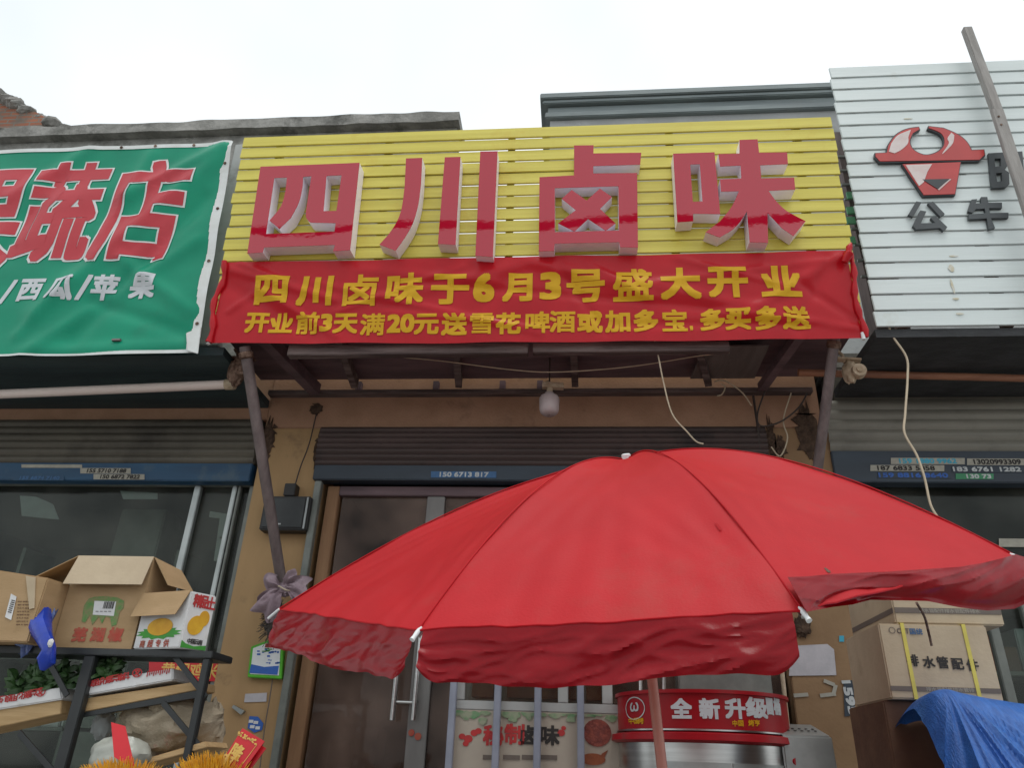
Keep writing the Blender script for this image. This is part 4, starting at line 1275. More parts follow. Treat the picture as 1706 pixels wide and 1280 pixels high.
# ------------------------------------------------------------------ stall with printed poster
YS = 4.75
Ps = Pl((0, YS, 0))
s0, s1 = Ps.ab(757, 1230)[0], Ps.ab(1040, 1230)[0]
zst = Ps.ab(880, 1186)[1]; zs2 = Ps.ab(880, 1120)[1]
stall = thing('food_stall', 'white framed food stall with a printed poster beneath the umbrella', 'stall', ((s0 + s1) / 2, YS, .14))
part('poster', MB().box(s0, s1, YS, YS + .03, .5, zst - .002), M['poster'], stall)
g = MB()
g.box(s0, s1, YS, YS + .05, zst, zst + .05); g.box(s0, s1, YS, YS + .05, zst + .2, zst + .4)
for px in (765, 938, 1012): a = Ps.ab(px, 1160)[0]; g.box(a - .03, a + .03, YS + .002, YS + .048, zst + .052, zst + .198)
part('window_frame', g, M['frame_white'], stall, bevel=.004)
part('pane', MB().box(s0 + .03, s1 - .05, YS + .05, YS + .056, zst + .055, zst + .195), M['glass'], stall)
g = MB()
for px, w in ((800, .13), (870, .2), (915, .1), (950, .07), (990, .09)): a = Ps.ab(px, 1150)[0]; g.box(a - w / 2, a + w / 2, YS + .12, YS + .3, zst + .08, zst + .24)
part('tray', g, M['roast'], stall)
Pst = Pl((0, YS - .05, 0))
for px in (752, 827.5, 895.5, 967.5):
    a = Pst.ab(px, 1210)[0]
    part('post', MB().box(a - .02, a + .02, YS - .07, YS - .03, .14, zst + .4), M['strip'], stall, bevel=.004)
Pp = Pl((0, YS - .001, 0))
g = MB()
for ch, x, y in (('秘', 822, 1226), ('制', 857, 1224)): put_px(g, Pp, ch, x, y, 33, bold=.004, h0=.002)
part('lettering', g, M['red_ink'], stall)
g = MB()
for ch, x, y in (('卤', 881, 1226), ('味', 916, 1226)): put_px(g, Pp, ch, x, y, 32, bold=.004, h0=.002)
part('lettering', g, M['ink'], stall)
g = MB()
for k in range(46):
    px = random.uniform(765, 1020); py = 1187 + abs(random.gauss(0, 6)); a, b = Pp.ab(px, py); r = random.uniform(.015, .05)
    pts = [(a + r * math.cos(t) * random.uniform(.5, 1), b + r * .6 * math.sin(t) * random.uniform(.5, 1)) for t in [i * PI / 4 for i in range(8)]]
    pts = [(aa, min(bb, zst - .006)) for aa, bb in pts]
    g.prism(Pp, pts, .001, .002 + k * .0001)
part('leaf_print', g, M['poster_green'], stall)
g = MB()
for px, py, r in ((770, 1228, .02), (780, 1232, .026), (790, 1222, .022), (797, 1219, .02), (776, 1240, .018), (935, 1222, .022), (939, 1214, .014)):
    a, b = Pp.ab(px, py); g.prism(Pp, [(a + r * math.cos(t), b + r * .8 * math.sin(t)) for t in [i * PI / 5 for i in range(10)]], .001, .0025 + r * .01)
part('chilli_print', g, M['red_ink'], stall)
g = MB()
for px in (819, 853, 884, 915): a, b = Pp.ab(px, 1263); g.pbox(Pp, a - .05, a + .045, b - .012, b + .012, .001, .003)
part('caption_print', g, M['grey_ink'], stall)
g = MB()
a, b = Pp.ab(995, 1222)
g.prism(Pp, [(a + .08 * math.cos(t), b + .072 * math.sin(t)) for t in [i * PI / 10 for i in range(20)]], .001, .003)
part('meat_print', g, M['food'], stall)
a, b = Pp.ab(988, 1266)
g = MB().prism(Pp, [(a + .07 * math.cos(t), b + .03 * math.sin(t)) for t in [i * PI / 8 for i in range(16)]] , .001, .003)
g.prism(Pp, [(a + .035, b + .005), (a + .065, b + .012), (a + .085, b + .05), (a + .05, b + .03)], .001, .0035)
part('duck_print', g, M['roast'], stall)

# ------------------------------------------------------------------ drum roaster
rx0, rx1 = W(1026, 1190, 4.75).x, W(1302, 1180, 4.75).x
RR = (rx1 - rx0) / 2; rcx = (rx0 + rx1) / 2 + .01; rcy = 4.72
CS = CylS(rcx, rcy, RR)
zt_ = CS.ab(1165, 1156)[1]; zb_ = CS.ab(1165, 1216)[1]
ro = thing('drum_roaster', 'red topped steel drum roaster beneath the umbrella', 'roaster', (rcx, rcy, .14))
g = MB().lathe((rcx, rcy, 0), [(RR, zb_), (RR, zt_), (RR + .012, zt_ + .002), (RR + .012, zt_ + .02), (RR * .3, zt_ + .035), (0, zt_ + .036)], 72)
part('lid_drum', g, M['red_enamel'], ro, smooth=True)
g = MB().lathe((rcx, rcy, 0), [(RR + .002, zb_ + .003), (RR + .01, zb_ + .001), (RR + .01, zb_ - .006), (RR + .002, zb_ - .008)], 72)
part('trim_ring', g, M['steel'], ro, smooth=True)
g = MB().lathe((rcx, rcy, 0), [(RR * .98, zb_ - .009), (RR + .035, zb_ - .02), (RR + .04, zb_ - .05), (RR + .01, zb_ - .062)], 72)
part('red_skirt', g, M['red_enamel'], ro, smooth=True)
g = MB().lathe((rcx, rcy, 0), [(RR, zb_ - .063), (RR, .6), (RR * .9, .5), (RR * .9, .14)], 72)
part('body', g, M['steel'], ro, smooth=True)
CB = CylS(rcx, rcy, RR + .008)
for (u0, u1) in ((-.3, .06), (.07, .46)):
    g = MB(); zz = zb_ - .15
    fn = lambda u, v: CB.pt(u0 + (u1 - u0) * u, zz - .75 * v)
    d_ = part('door', MB().grid(fn, 12, 2), M['alu'], ro, smooth=True, thick=.012)
    CB2 = CylS(rcx, rcy, RR + .014)
    fn2 = lambda u, v: CB2.pt(u0 + .06 + (u1 - u0 - .12) * u, zz - .06 - .5 * v)
    part('window', MB().grid(fn2, 10, 2), M['black'], d_, smooth=True)
p = CB.pt(.44, zb_ - .13, .03)
part('knob', MB().lathe(p, [(0, .02), (.018, .02), (.02, 0)], 16, axis=(.6, -.8, 0)), M['red_enamel'], ro, smooth=True)
g = MB()
for ch, x, y in (('全', 1135, 1181), ('新', 1182, 1181.5), ('升', 1225, 1181.5), ('级', 1261, 1180)): put_px(g, CS, ch, x, y, 33, 33, bold=.0045, h0=.002, cut=.04)
for ch, x, y in (('圆', 1282, 1178), ('桶', 1294, 1178)): put_px(g, CS, ch, x, y, 11, 28, bold=.0035, h0=.002, cut=.04, fit=True)
part('lettering', g, M['grey_print'], ro)
g = MB()
for ch, x, y in (('中', 1224, 1206), ('国', 1234, 1206), ('烤', 1251, 1205.5), ('亨', 1261, 1205.5), ('中', 1052, 1202), ('国', 1061, 1202), ('烤', 1068, 1202)): put_px(g, CS, ch, x, y, 9, 10, bold=.001, h0=.002)
part('lettering', g, M['gold_text'], ro)
g = MB(); a, b = CS.ab(1057, 1181)
for k in range(40):
    t0, t1 = 2 * PI * k / 40, 2 * PI * (k + 1) / 40
    for rr in (1,):
        g.add([CS.pt(a + .085 * math.cos(t0), b + .058 * math.sin(t0), .003), CS.pt(a + .085 * math.cos(t1), b + .058 * math.sin(t1), .003), CS.pt(a + .079 * math.cos(t1), b + .052 * math.sin(t1), .003), CS.pt(a + .079 * math.cos(t0), b + .052 * math.sin(t0), .003)], [(0, 1, 2, 3)])
put_px(g, CS, 'ω', 1057, 1179, 14, 15, bold=.002, h0=.002, fit=True)
part('badge', g, M['silver_ink'], ro)
Pr = Pl((0, 4.42, 0))
a0, b0 = Pr.ab(1306, 1280); a1, b1 = Pr.ab(1384, 1228)
g = MB().hexa([(a0, 4.36, .5), (a1 + .03, 4.36, .5), (a1 + .03, 4.8, .5), (a0, 4.8, .5)], [(a0, 4.4, b1), (a1, 4.4, b1), (a1 - .01, 4.7, b1 + .07), (a0, 4.7, b1 + .07)])
sd = part('side_box', g, M['alu'], ro, bevel=.01)
g = MB()
for i in range(2):
    for k in range(6): g.lathe((a0 + .03 + k * .035, 4.5 + i * .05, b1 + .026 + i * .0115), [(0, .003), (.008, .003), (.008, 0)], 8)
part('vent_hole', g, M['black'], sd)
g = MB().box(xc(1130, 1140, 5.0), xc(1285, 1140, 5.0), 4.98, 5.15, zc(1200, 1175, 4.98), zc(1200, 1120, 4.98))
single('steel_cabinet', g, M['alu_dark'], 'dull grey metal cabinet behind the drum roaster', 'cabinet', bevel=.008)
g = MB().tube([W(1067, 1190, 4.72), W(1067, 1100, 4.72)], .012, 8).tube([W(1106, 1190, 4.72), W(1106, 1100, 4.72)], .012, 8)
part('flue', g, M['steel'], ro, smooth=True)

# ------------------------------------------------------------------ right pillar fittings
flat('notice', 'creased white notice taped on the brown pillar below the umbrella', 'notice', ((1314, 1127), (1393, 1126), (1389, 1083), (1378, 1074), (1318, 1077)), Pw, .002, .006, 'paper')
for (x0, y0, x1, y1) in ((1322, 1160, 1346, 1158), (1366, 1160, 1392, 1157), (1372, 1135, 1390, 1142), (1392, 1142, 1388, 1158)):
    p = Pw.ab(x0, y0); q = Pw.ab(x1, y1); g = MB().bar(Pw.pt(*p, .004 + y0 * 1e-6), Pw.pt(*q, .004 + y0 * 1e-6), .022, .004, up=(0, 1, 0))
    single('tape_remnant', g, M['sticker'], 'torn tape remnant on the brown pillar under the white notice', 'tape', 'tape remnants on the brown pillar')
g = MB().tube([W(1302, 1110, YW - .03), W(1320, 1290, YW - .03)], .014, 10)
single('conduit', g, M['pale_metal'], 'thin pale conduit beside the brown pillar right of the roaster', 'conduit', smooth=True)
ps = [Pw.ab(*q) for q in ((1411, 1205), (1424, 1200), (1420, 1140), (1407, 1138))]
x0 = min(p[0] for p in ps); 
stp = thing('sticker', 'upright dark sticker printed 1595 at the edge of the brown pillar', 'sticker', Pw.pt(*ps[0]))
Psk = Pl((0, 4.2, 0)); ps = [Psk.ab(*q) for q in ((1407, 1195), (1425, 1192), (1421, 1134), (1405, 1136))]
Psk = Pl((0, YW - .004, 0)); ps = [Psk.ab(*q) for q in ((1407, 1195), (1425, 1192), (1421, 1134), (1405, 1136))]
part('sheet', MB().prism(Psk, ps, .001, .003), M['navy_band'], stp)
g = MB(); a, b = Psk.ab(1415, 1163); put(g, Psk, '1595', a, b, .2, .055, bold=.004, h0=.005, rot=R_(-86), fit=True); part('lettering', g, M['silver_ink'], stp)
hk = thing('dark_bracket', 'small black clip on the brown pillar under the umbrella rim', 'clip', W(1335, 1050, YW - .03))
part('clip', MB().blob(W(1336, 1045, YW - .03), .05, .03, .06, .4, 3, 9), M['oil_grime'], hk, smooth=True)


# ------------------------------------------------------------------ stickers on the shutter rails
def sticker(lab, x0, y0, x1, y1, yp, ms, mt, txt, frac=(.12, .9)):
    """thin printed label on an upright face at depth yp"""
    pl = Pl((0, yp, 0))
    q = [pl.ab(*t) for t in ((x0, y1), (x1, y1), (x1, y0), (x0, y0))]
    bl = (q[0][1] + q[1][1]) / 2; bt = (q[2][1] + q[3][1]) / 2
    t = thing('sticker', lab, 'sticker', pl.pt(q[0][0], bl))
    part('sheet', MB().prism(pl, [(q[0][0], bl), (q[1][0], bl), (q[2][0], bt), (q[3][0], bt)], .001, .0025), M[ms], t)
    if txt:
        g = MB(); w = q[1][0] - q[0][0]
        a = q[0][0] + w * (frac[0] + frac[1]) / 2
        put(g, pl, txt, a, (bl + bt) / 2, w * (frac[1] - frac[0]), (bt - bl) * .78, bold=.0018, h0=.0035, fit=True)
        part('lettering', g, M[mt], t)


YR = YW - .01 - .018
sticker('upper pale sticker with black digits starting 155 on the blue shutter rail', 134, 780.5, 218, 789.5, YR, 'sticker', 'ink', '155 5710 7188')
sticker('lower pale sticker with black digits ending in 7822 on the blue shutter rail', 156, 790.5, 241, 799.5, YR, 'sticker', 'ink', '150 6872 7822')
sticker('blank white strip stuck on the blue shutter rail', 36, 774.5, 137, 780, YR, 'sticker', 'ink', '')
sticker('blue sticker with pale digits at the far left of the blue rail', 22, 793, 107, 801, YR, 'blue_band', 'blue_sticker', '155 6874 7140')
sticker('blue sticker reading 150 6713 817 on the middle shutter rail', 718, 786, 827, 796.5, YW - .03 - .018, 'blue_sticker', 'silver_ink', '150 6713 817', (.13, .88))
sticker('pale sticker with cyan digits 159 1880 9962 on the right rail', 1484, 763.5, 1607, 774, YR, 'sticker', 'cyan_ink', '159 1880 9962')
sticker('unspaced black number on a white sticker at the far right of the rail', 1611, 764.5, 1712, 775.5, YR, 'sticker', 'ink', '13020993309')
sticker('pale sticker reading 187 6833 5858, left end of the middle row on the right rail', 1450, 775.5, 1573, 785.5, YR, 'sticker', 'ink', '187 6833 5858', (.1, .88))
sticker('dark sticker with white digits 183 6761 1282 on the right rail', 1586, 777.5, 1712, 787.5, YR, 'navy_band', 'silver_ink', '183 6761 1282', (.02, .92))
sticker('dark blue sticker reading 159 8816 8640 on the right rail', 1462, 787.5, 1585, 797.5, YR, 'navy_band', 'blue_ink', '159 8816 8640', (.02, .96))
sticker('short green sticker reading 130 73 on the right rail', 1592, 789.5, 1655, 799, YR, 'green_ink', 'silver_ink', '130 73', (.3, .95))
sticker('crumpled pale label on the dark glass at the far right', 1664, 898, 1712, 912, YG - .004, 'sticker', 'ink', '')
sticker('red sign with gold characters across the glass of the left shop', 248, 1102, 389, 1135, YG - .056, 'red_card', 'gold', '黄焖鸡米饭', (.12, .97))
sticker('small cyan sticker on the wall left of the stacked boxes', 1398, 1060, 1406, 1070, YW - .004, 'cyan_ink', 'ink', '')


# ------------------------------------------------------------------ cardboard boxes at right
def carton(lab, corners, z0, z1, m, group=None, th=.004):
    """closed carton from its footprint (front-left, front-right, back-right, back-left)"""
    t = thing('cardboard_box', lab, 'box', (corners[0][0], corners[0][1], z0), group)
    P = [Vector((x, y, 0)) for x, y in corners]
    g = MB().hexa([p + Vector((0, 0, z0)) for p in P], [p + Vector((0, 0, z1)) for p in P])
    part('body', g, M[m], t, bevel=.006)
    return t


def back_y(px, py, x):     # depth at which the ray reaches a given x
    d = ray(px, py); return x * d.y / d.x


YX = 3.6
f0 = W(1463, 1034, YX); f1 = W(1645, 1048, YX); zlo = W(1484, 1165, YX).z; ztp = (f0.z + f1.z) / 2
fx0 = (f0.x + W(1484, 1165, YX).x) / 2; fx1 = (f1.x + W(1671, 1167, YX).x) / 2
yb = back_y(1406, 1053, fx0 - .0)
bxA = carton('tan carton of drain pipe fittings with yellow straps and black characters', [(fx0, YX), (fx1, YX), (fx1, yb), (fx0, yb)], zlo, ztp, 'kraft_pale', 'cartons stacked on the right')
Pbx = Pl((0, YX - .001, 0))
g = MB()
for ch, x, y in (('排', 1520, 1101), ('水', 1547, 1104), ('管', 1570, 1104.5), ('配', 1595, 1107), ('件', 1620, 1109)): put_px(g, Pbx, ch, x, y, 19, bold=.0015, h0=.002, shear=.0)
part('lettering', g, M['ink'], bxA)
zband0, zband1 = W(1580, 1154, YX).z, W(1580, 1146, YX).z
g = MB().pbox(Pbx, fx0 + .003, fx1 - .003, zband0, zband1, .001, .002)
part('printed_band', g, M['grey_ink'], bxA)
g = MB()
for k in range(9): put(g, Pbx, '排水管配件排水管'[k % 8], fx0 + .16 + k * .022, (zband0 + zband1) / 2, .02, .016, h0=.003)
part('lettering', g, M['sticker'], bxA)
g = MB(); a, b = Pbx.ab(1486, 1051)
for k in range(24):
    t0, t1 = 2 * PI * k / 24, 2 * PI * (k + 1) / 24
    g.add([Pbx.pt(a + .014 * math.cos(t0), b + .014 * math.sin(t0), .002), Pbx.pt(a + .014 * math.cos(t1), b + .014 * math.sin(t1), .002), Pbx.pt(a + .011 * math.cos(t1), b + .011 * math.sin(t1), .002), Pbx.pt(a + .011 * math.cos(t0), b + .011 * math.sin(t0), .002)], [(0, 1, 2, 3)])
put_px(g, Pbx, 'CNT', 1504, 1052, 20, 9, bold=.0008, h0=.002, fit=True)
part('maker_mark', g, M['grey_ink'], bxA)
g = MB()
for ch, x in (('国', 1520), ('统', 1531)): put_px(g, Pbx, ch, x, 1053, 10, 10, h0=.002, bold=.0006)
part('lettering', g, M['blue_sticker'], bxA)
for (x0, y0, x1, y1) in ((1501, 1037, 1526, 1163), (1605, 1045, 1631, 1162)):
    xa = (W(x0, y0, YX).x + W(x1, y1, YX).x) / 2
    g = MB().box(xa - .008, xa + .008, YX - .005, YX - .002, zlo, ztp + .003).box(xa - .008, xa + .008, YX - .002, yb, ztp + .0005, ztp + .003)
    part('strap', g, M['yellow_strap'], bxA)
u0 = W(1491, 1030, YX + .02); u1 = W(1671, 1043, YX + .02)
zu = ztp + .004
ybu = back_y(1418, 1042, u0.x)
bxB = carton('tan carton with a grey printed band, topmost of the right stack', [(u0.x, YX + .02), (u1.x + .01, YX + .02), (u1.x + .01, ybu), (u0.x, ybu)], zu, zu + .24, 'kraft_pale', 'cartons stacked on the right')
Pbu = Pl((0, YX + .019, 0))
zq0, zq1 = W(1560, 1023, YX + .02).z, W(1560, 1014, YX + .02).z
part('printed_band', MB().pbox(Pbu, u0.x + .004, u1.x + .006, zq0, zq1, .001, .002).box(u0.x - .002, u0.x - .001, YX + .025, ybu - .01, zq0, zq1), M['grey_ink'], bxB)
g = MB()
for k in range(12): put(g, Pbu, '排水管配件排水管配件排水'[k], u0.x + .12 + k * .022, (zq0 + zq1) / 2, .02, .017, h0=.003)
part('lettering', g, M['sticker'], bxB)
bxC = carton('dark old carton under the strapped drain fittings carton', [(fx0 - .02, YX + .05), (fx1 + .05, YX + .05), (fx1 + .05, yb + .05), (fx0 - .02, yb + .05)], .95, zlo - .004, 'kraft_dark', 'cartons stacked on the right')
bxD = carton('dark old carton at the bottom of the right stack', [(fx0, YX + .03), (fx1 + .03, YX + .03), (fx1 + .03, yb + .04), (fx0, yb + .04)], .14, .946, 'kraft_dark', 'cartons stacked on the right')
# brown twig hanging from the valance
wire('brown twig hanging in front of the strapped carton', [(1527, 1005, 3.3), (1540, 1028, 3.4), (1546, 1050, 3.5), (1552, 1076, 3.56)], .0055, 'rust')

# blue tarp
tk = [(1522, 1182, 3.42), (1536, 1164, 3.38), (1556, 1153, 3.34), (1578, 1149, 3.34), (1602, 1155, 3.34), (1640, 1163, 3.36), (1706, 1174, 3.4), (1790, 1190, 3.42), (1880, 1215, 3.46)]
TK = [W(*t) for t in tk]
def ridge(u):
    k = u * (len(TK) - 1); i = min(int(k), len(TK) - 2); t = k - i
    p0, p1, p2, p3 = TK[max(i - 1, 0)], TK[i], TK[i + 1], TK[min(i + 2, len(TK) - 1)]
    return .5 * ((2 * p1) + (-p0 + p2) * t + (2 * p0 - 5 * p1 + 4 * p2 - p3) * t * t + (-p0 + 3 * p1 - 3 * p2 + p3) * t ** 3)
KNOT = ridge(.35)
def tarpf(u, v):
    r = ridge(u)
    if v < .15:      # a little of the far side
        k = (.15 - v) / .15
        return r + Vector((0, .3 * k, -.1 * k * k))
    k = (v - .15) / .85
    d = r.x - KNOT.x
    fan = d * (1 + .55 * k)
    x = KNOT.x + fan
    ph = math.atan2(d, .05 + k * .9)
    fold = (.05 * noise.noise(Vector((ph * 5, k * .8, 1))) + .03 * (1 - abs(noise.noise(Vector((ph * 9, k * .6, 5))))) ** 4 + .012 * noise.noise(Vector((ph * 22, k * 1.5, 2)))) * min(1, k * 3) * (.5 + .5 * math.exp(-abs(d) * 1.6))
    fold += .012 * noise.noise(Vector((x * 9, k * 5, 3))) + .025 * noise.noise(Vector((x * 3, k * 3, 8)))
    return Vector((x, r.y - .55 * k ** .8 - fold, r.z - .95 * k ** 1.15 + fold * .4))
g = MB().grid(tarpf, 220, 60)
single('tarpaulin', g, M['blue_tarp'], 'blue woven tarp gathered over a pile in the lower right corner', 'tarp', smooth=True)
g = MB().blob((KNOT.x + .35, 3.5, .75), .5, .4, .62, .1, 1.5, 4)
single('goods_pile', g, M['kraft_dark'], 'lumpy covered pile under the blue tarp', 'pile', smooth=True)

# ------------------------------------------------------------------ umbrella
UC = Vector((.179, 2.703, .636 + 1.35)); th_, ps_, ph_, UH, UR = .322, -.096, -.125, .411, 1.151
UN = Vector((math.sin(ps_), -math.sin(th_), math.cos(th_) * math.cos(ps_))).normalized()
ua = (Vector((1, 0, 0)) - UN * UN.x).normalized(); ub = UN.cross(ua)
V = []
for k in range(8):
    t = ph_ - PI / 2 + R_(-67.5 + 45 * k)
    V.append(UC + (ua * math.cos(t) + ub * math.sin(t)) * UR)
for k, (px, py) in enumerate(((466, 1016), (697, 1052), (1337, 1019), (1690, 927))):
    V[k] = W(px, py, V[k].y)
APX = W(1044, 768, 2.60)
umb = thing('umbrella', 'large red market umbrella tilted towards the street in front of the shop', 'umbrella', (.27, 2.7, .14))
BUL = [.078, .12, .135, .13, .11, .1, .1, .1]


def rib(i, s):
    i %= 8
    p = APX.lerp(V[i], s)
    return p + UN * BUL[i] * 4 * s * (1 - s) * (1.15 - .3 * s)


def canopy(i, t, s):
    p = rib(i, s).lerp(rib(i + 1, s), t)
    w = 4 * t * (1 - t)
    p += UN * (-.032 * w * math.sin(PI * s) + .0)
    q = Vector((p.x * 5, p.y * 5, p.z * 5))
    for k_, tt in ((i, t), (i + 1, 1 - t)):
        r_ = math.hypot(1 - s, tt * .77); an_ = math.atan2(1 - s, tt * .77 + 1e-6)
        p += UN * .0035 * math.sin(an_ * 19 + k_ * 2.3 + 2 * math.sin(an_ * 5 + k_)) * math.exp(-r_ * 2.6) * min(1, r_ * 9) * min(1, tt * 12)
    p += UN * (.006 * noise.noise(q) + .005 * noise.noise(Vector((t * 14 + i * 9, s * 2.5, i))) * s * s)
    
    return p


g = MB()
for i in range(8):
    g.grid(lambda u, v, i=i: canopy(i, u, .02 + .98 * v), 40, 44)
part('canopy', g, M['umb'], umb, smooth=True)
g = MB()
for i in range(8):
    g.tube([rib(i, .03 + .97 * k / 24) + UN * .003 for k in range(25)], .0024, 6)
    g.tube([canopy(i, k / 24, 1) + UN * .001 for k in range(25)], .0028, 6)
part('seam', g, M['umb_seam'], umb, smooth=True)
out_ = lambda i: ((V[i % 8] + V[(i + 1) % 8]) / 2 - UC).normalized()


def crease(x, y, z, f):
    """sharp little folds, as in cloth that was packed away wet"""
    a = abs(noise.noise(Vector((x * f, y * f, z)))); b = abs(noise.noise(Vector((x * f * 2.1 + y * f, y * f * 2.3, z + 7))))
    return (1 - a) ** 3 * .7 + (1 - b) ** 3 * .35


def valance(i, L, t0=.02, t1=.98, crump=1.0, kick=.02):
    od = out_(i); crump = 1.05 if i == 1 else .55
    def fn(u, v):
        t = t0 + (t1 - t0) * u
        p = canopy(i, t, 1)
        e = min(u, 1 - u) / .07
        lim = 1 if e >= 1 else (1 - (1 - e) ** 2 * .3)
        d = v * L * lim
        p = p + Vector((0, 0, -d)) + od * (kick * v + crump * min(1, v * 2.5, (1.08 - v) * 6) * (.017 * crease(t * 1.9 + v * .55, v * .35 - t * .75, i * 3.3, 3.3) + .012 * noise.noise(Vector((t * 4, v, i))) / crump))
        p.z += .006 * math.sin(t * 9 + i) * v + .003
        return p
    return fn


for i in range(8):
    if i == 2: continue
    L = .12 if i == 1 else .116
    part('valance', MB().grid(valance(i, L, .015 if i else .0, (.975 if i else .99)), 110, 26), M['umb_val_shade'], umb, smooth=True)
# the right valance is blown up against the canopy
top = [(1312, 962), (1345, 961), (1385, 957), (1430, 955), (1480, 953), (1540, 949), (1600, 945), (1640, 938), (1672, 930), (1692, 924), (1712, 930)]
bot = [(1344, 1020), (1365, 1016), (1388, 1012), (1420, 1008), (1450, 1000), (1500, 1001), (1545, 1002), (1600, 1013), (1645, 1018), (1690, 1015), (1745, 990)]
def flipped(u, v):
    k = u * 10; i = min(int(k), 9); t = k - i
    p = Vector(top[i]).lerp(Vector(top[i + 1]), t); q = Vector(bot[i]).lerp(Vector(bot[i + 1]), t)
    m = p.lerp(q, v)
    Y = V[2].y + (V[3].y - V[2].y) * (u * .97) - .01 - .045 * math.sin(PI * min(v * 1.1, 1)) * (.4 + .6 * u)
    Y += .05 * (1 - v) * 1.1 * (1 - u * .6)
    nz = crease(u * .8 - v * .12, v * .45 + u * .4, 4.0, 2.4)
    Y -= .03 * nz + .008 * noise.noise(Vector((u * 9, v * 3, 1)))
    r = W(m.x, m.y, Y)
    return r
part('valance', MB().grid(flipped, 110, 26), M['umb_val_shade'], umb, smooth=True, label='valance blown up and folded against the canopy')
# ribs and tips
for i in range(8):
    g = MB().tube([rib(i, .02 + .98 * k / 16) - UN * .012 for k in range(17)], .005, 6)
    rb = part('rib', g, M['steel'], umb, smooth=True)
    dv = (V[i] - rib(i, .93)).normalized()
    if i == 0:
        tip = W(447, 1031, V[0].y + .02); g = MB().tube([V[0] + Vector((0, -.004, 0)), tip], .0045, 8)
    else:
        g = MB().tube([V[i] - dv * .012, V[i] + dv * .004, V[i] + dv * .018, V[i] + dv * .028], [.004, .006, .005, .0065], 10)
    part('tip', g, M['white_plastic'], rb, smooth=True)
hub = APX - UN * .42
g = MB()
for i in range(8): g.tube([hub, rib(i, .52) - UN * .014], .0045, 6)
part('stretchers', g, M['steel'], umb)
g = MB().lathe(APX - UN * .012, [(.026, -.02), (.026, .006), (.017, .01), (.017, .034), (.012, .038), (0, .038)], 18, axis=UN)
part('finial', g, M['white_plastic'], umb, smooth=True)
pt_ = W(1085, 1120, 2.62); pb = W(1103, 1280, 2.62)
pole_dir = (pb - pt_)
base = pt_ + pole_dir * ((.16 - pt_.z) / pole_dir.z)
g = MB().tube([APX - UN * .02, hub, pt_ + Vector((0, 0, .12)), pt_, base], [.012, .014, .0165, .0165, .0165], 14)
part('pole', g, M['pink_pole'], umb, smooth=True)
g = MB().lathe((base.x, base.y, 0), [(0, .24), (.05, .24), (.06, .2), (.22, .19), (.25, .16), (.25, .143), (0, .143)], 32)
part('base', g, M['grey_plastic'], umb, smooth=True)
# holes and dust marks
def patch(i, t, s, rt, rs, seed, h, n=26):
    g = MB(); pts = []
    for k in range(n):
        a = 2 * PI * k / n; q = 1 + .75 * noise.noise(Vector((math.cos(a) * 2.2, math.sin(a) * 2.2, seed)))
        pts.append(canopy(i, t + rt * q * math.cos(a), s + rs * q * math.sin(a)) + UN * h)
    g.add(pts + [canopy(i, t, s) + UN * h], [(k, (k + 1) % n, n) for k in range(n)])
    return g
part('burn_hole', patch(2, .2, .93, .007, .007, 2, .002), M['rust'], umb)
part('burn_hole', patch(1, .93, .77, .005, .013, 5, .004), M['umb_seam'], umb)

# ------------------------------------------------------------------ rack with produce at left
YK = 3.75
Pk = Pl((0, YK, 0))
rk = thing('shelf_rack', 'black steel shelf rack with timber boards in front of the left shop', 'rack', (-2.5, YK, 0))
pz = W(200, 1094, YK).z
xl, xr_ = W(128, 1180, YK).x, W(333, 1160, YK).x
for x, w in ((xl, .058), (xr_, .036)):
    part('upright', MB().box(x - w / 2, x + w / 2, YK - .012, YK + .03, .14, pz - .003), M['black'], rk, bevel=.004)
    xr2 = x * (YK + .18) / YK
    part('upright', MB().box(xr2 - w / 2, xr2 + w / 2, YK + .17, YK + .19, .14, pz - .003), M['black'], rk, bevel=.004)
g = MB().box(-4.4, xr_ + .03, YK - .02, YK + .22, pz, pz + .033)
part('top_shelf', g, M['black'], rk, bevel=.004)
g = MB()
for (x0, y0, x1, y1) in ((288, 1090, 343, 1162), (272, 1172, 331, 1243), (84, 1108, 112, 1160), (32, 1222, 92, 1290)):
    part('brace', MB().bar(W(x0, y0, YK + .01), W(x1, y1, YK + .01), .025, .01, up=(0, 1, 0)), M['black'], rk)
def board(px, y0, y1):
    a = [W(*q, y0) for q in px]; b = [W(*q, y0) + Vector((0, y1 - y0, 0)) for q in px]
    return MB().hexa(a, b)
part('board', board(((-60, 1224), (101, 1190), (103, 1167), (-60, 1190)), YK + .04, YK + .24), M['raw_wood'], rk, bevel=.003)
part('board', board(((134, 1188), (329, 1150), (330, 1136), (138, 1165)), YK + .04, YK + .24), M['raw_wood'], rk, bevel=.003)
part('rail', board(((132, 1196), (328, 1163), (329, 1151), (134, 1189)), YK + .035, YK + .06), M['black'], rk)
part('board', board(((215, 1282), (345, 1246), (342, 1236), (232, 1268)), YK + .0, YK + .24), M['raw_wood'], rk, bevel=.003)


def tray(lab, px, txt, xs, rot):
    a = [W(*q, YK + .02) for q in px]
    t = thing('produce_tray', lab, 'tray', a[0])
    Pt = Pl((0, YK + .019, 0))
    g = MB().hexa(a, [p + Vector((0, .22, 0)) for p in a])
    part('carton', g, M['white_card'], t, bevel=.006)
    g = MB()
    for ch, (x, y) in zip(txt, xs): put_px(g, Pt, ch, x, y, 12, 12, bold=.001, h0=.002, rot=rot + PI)
    part('lettering', g, M['red_ink'], t)
    return t, Pt


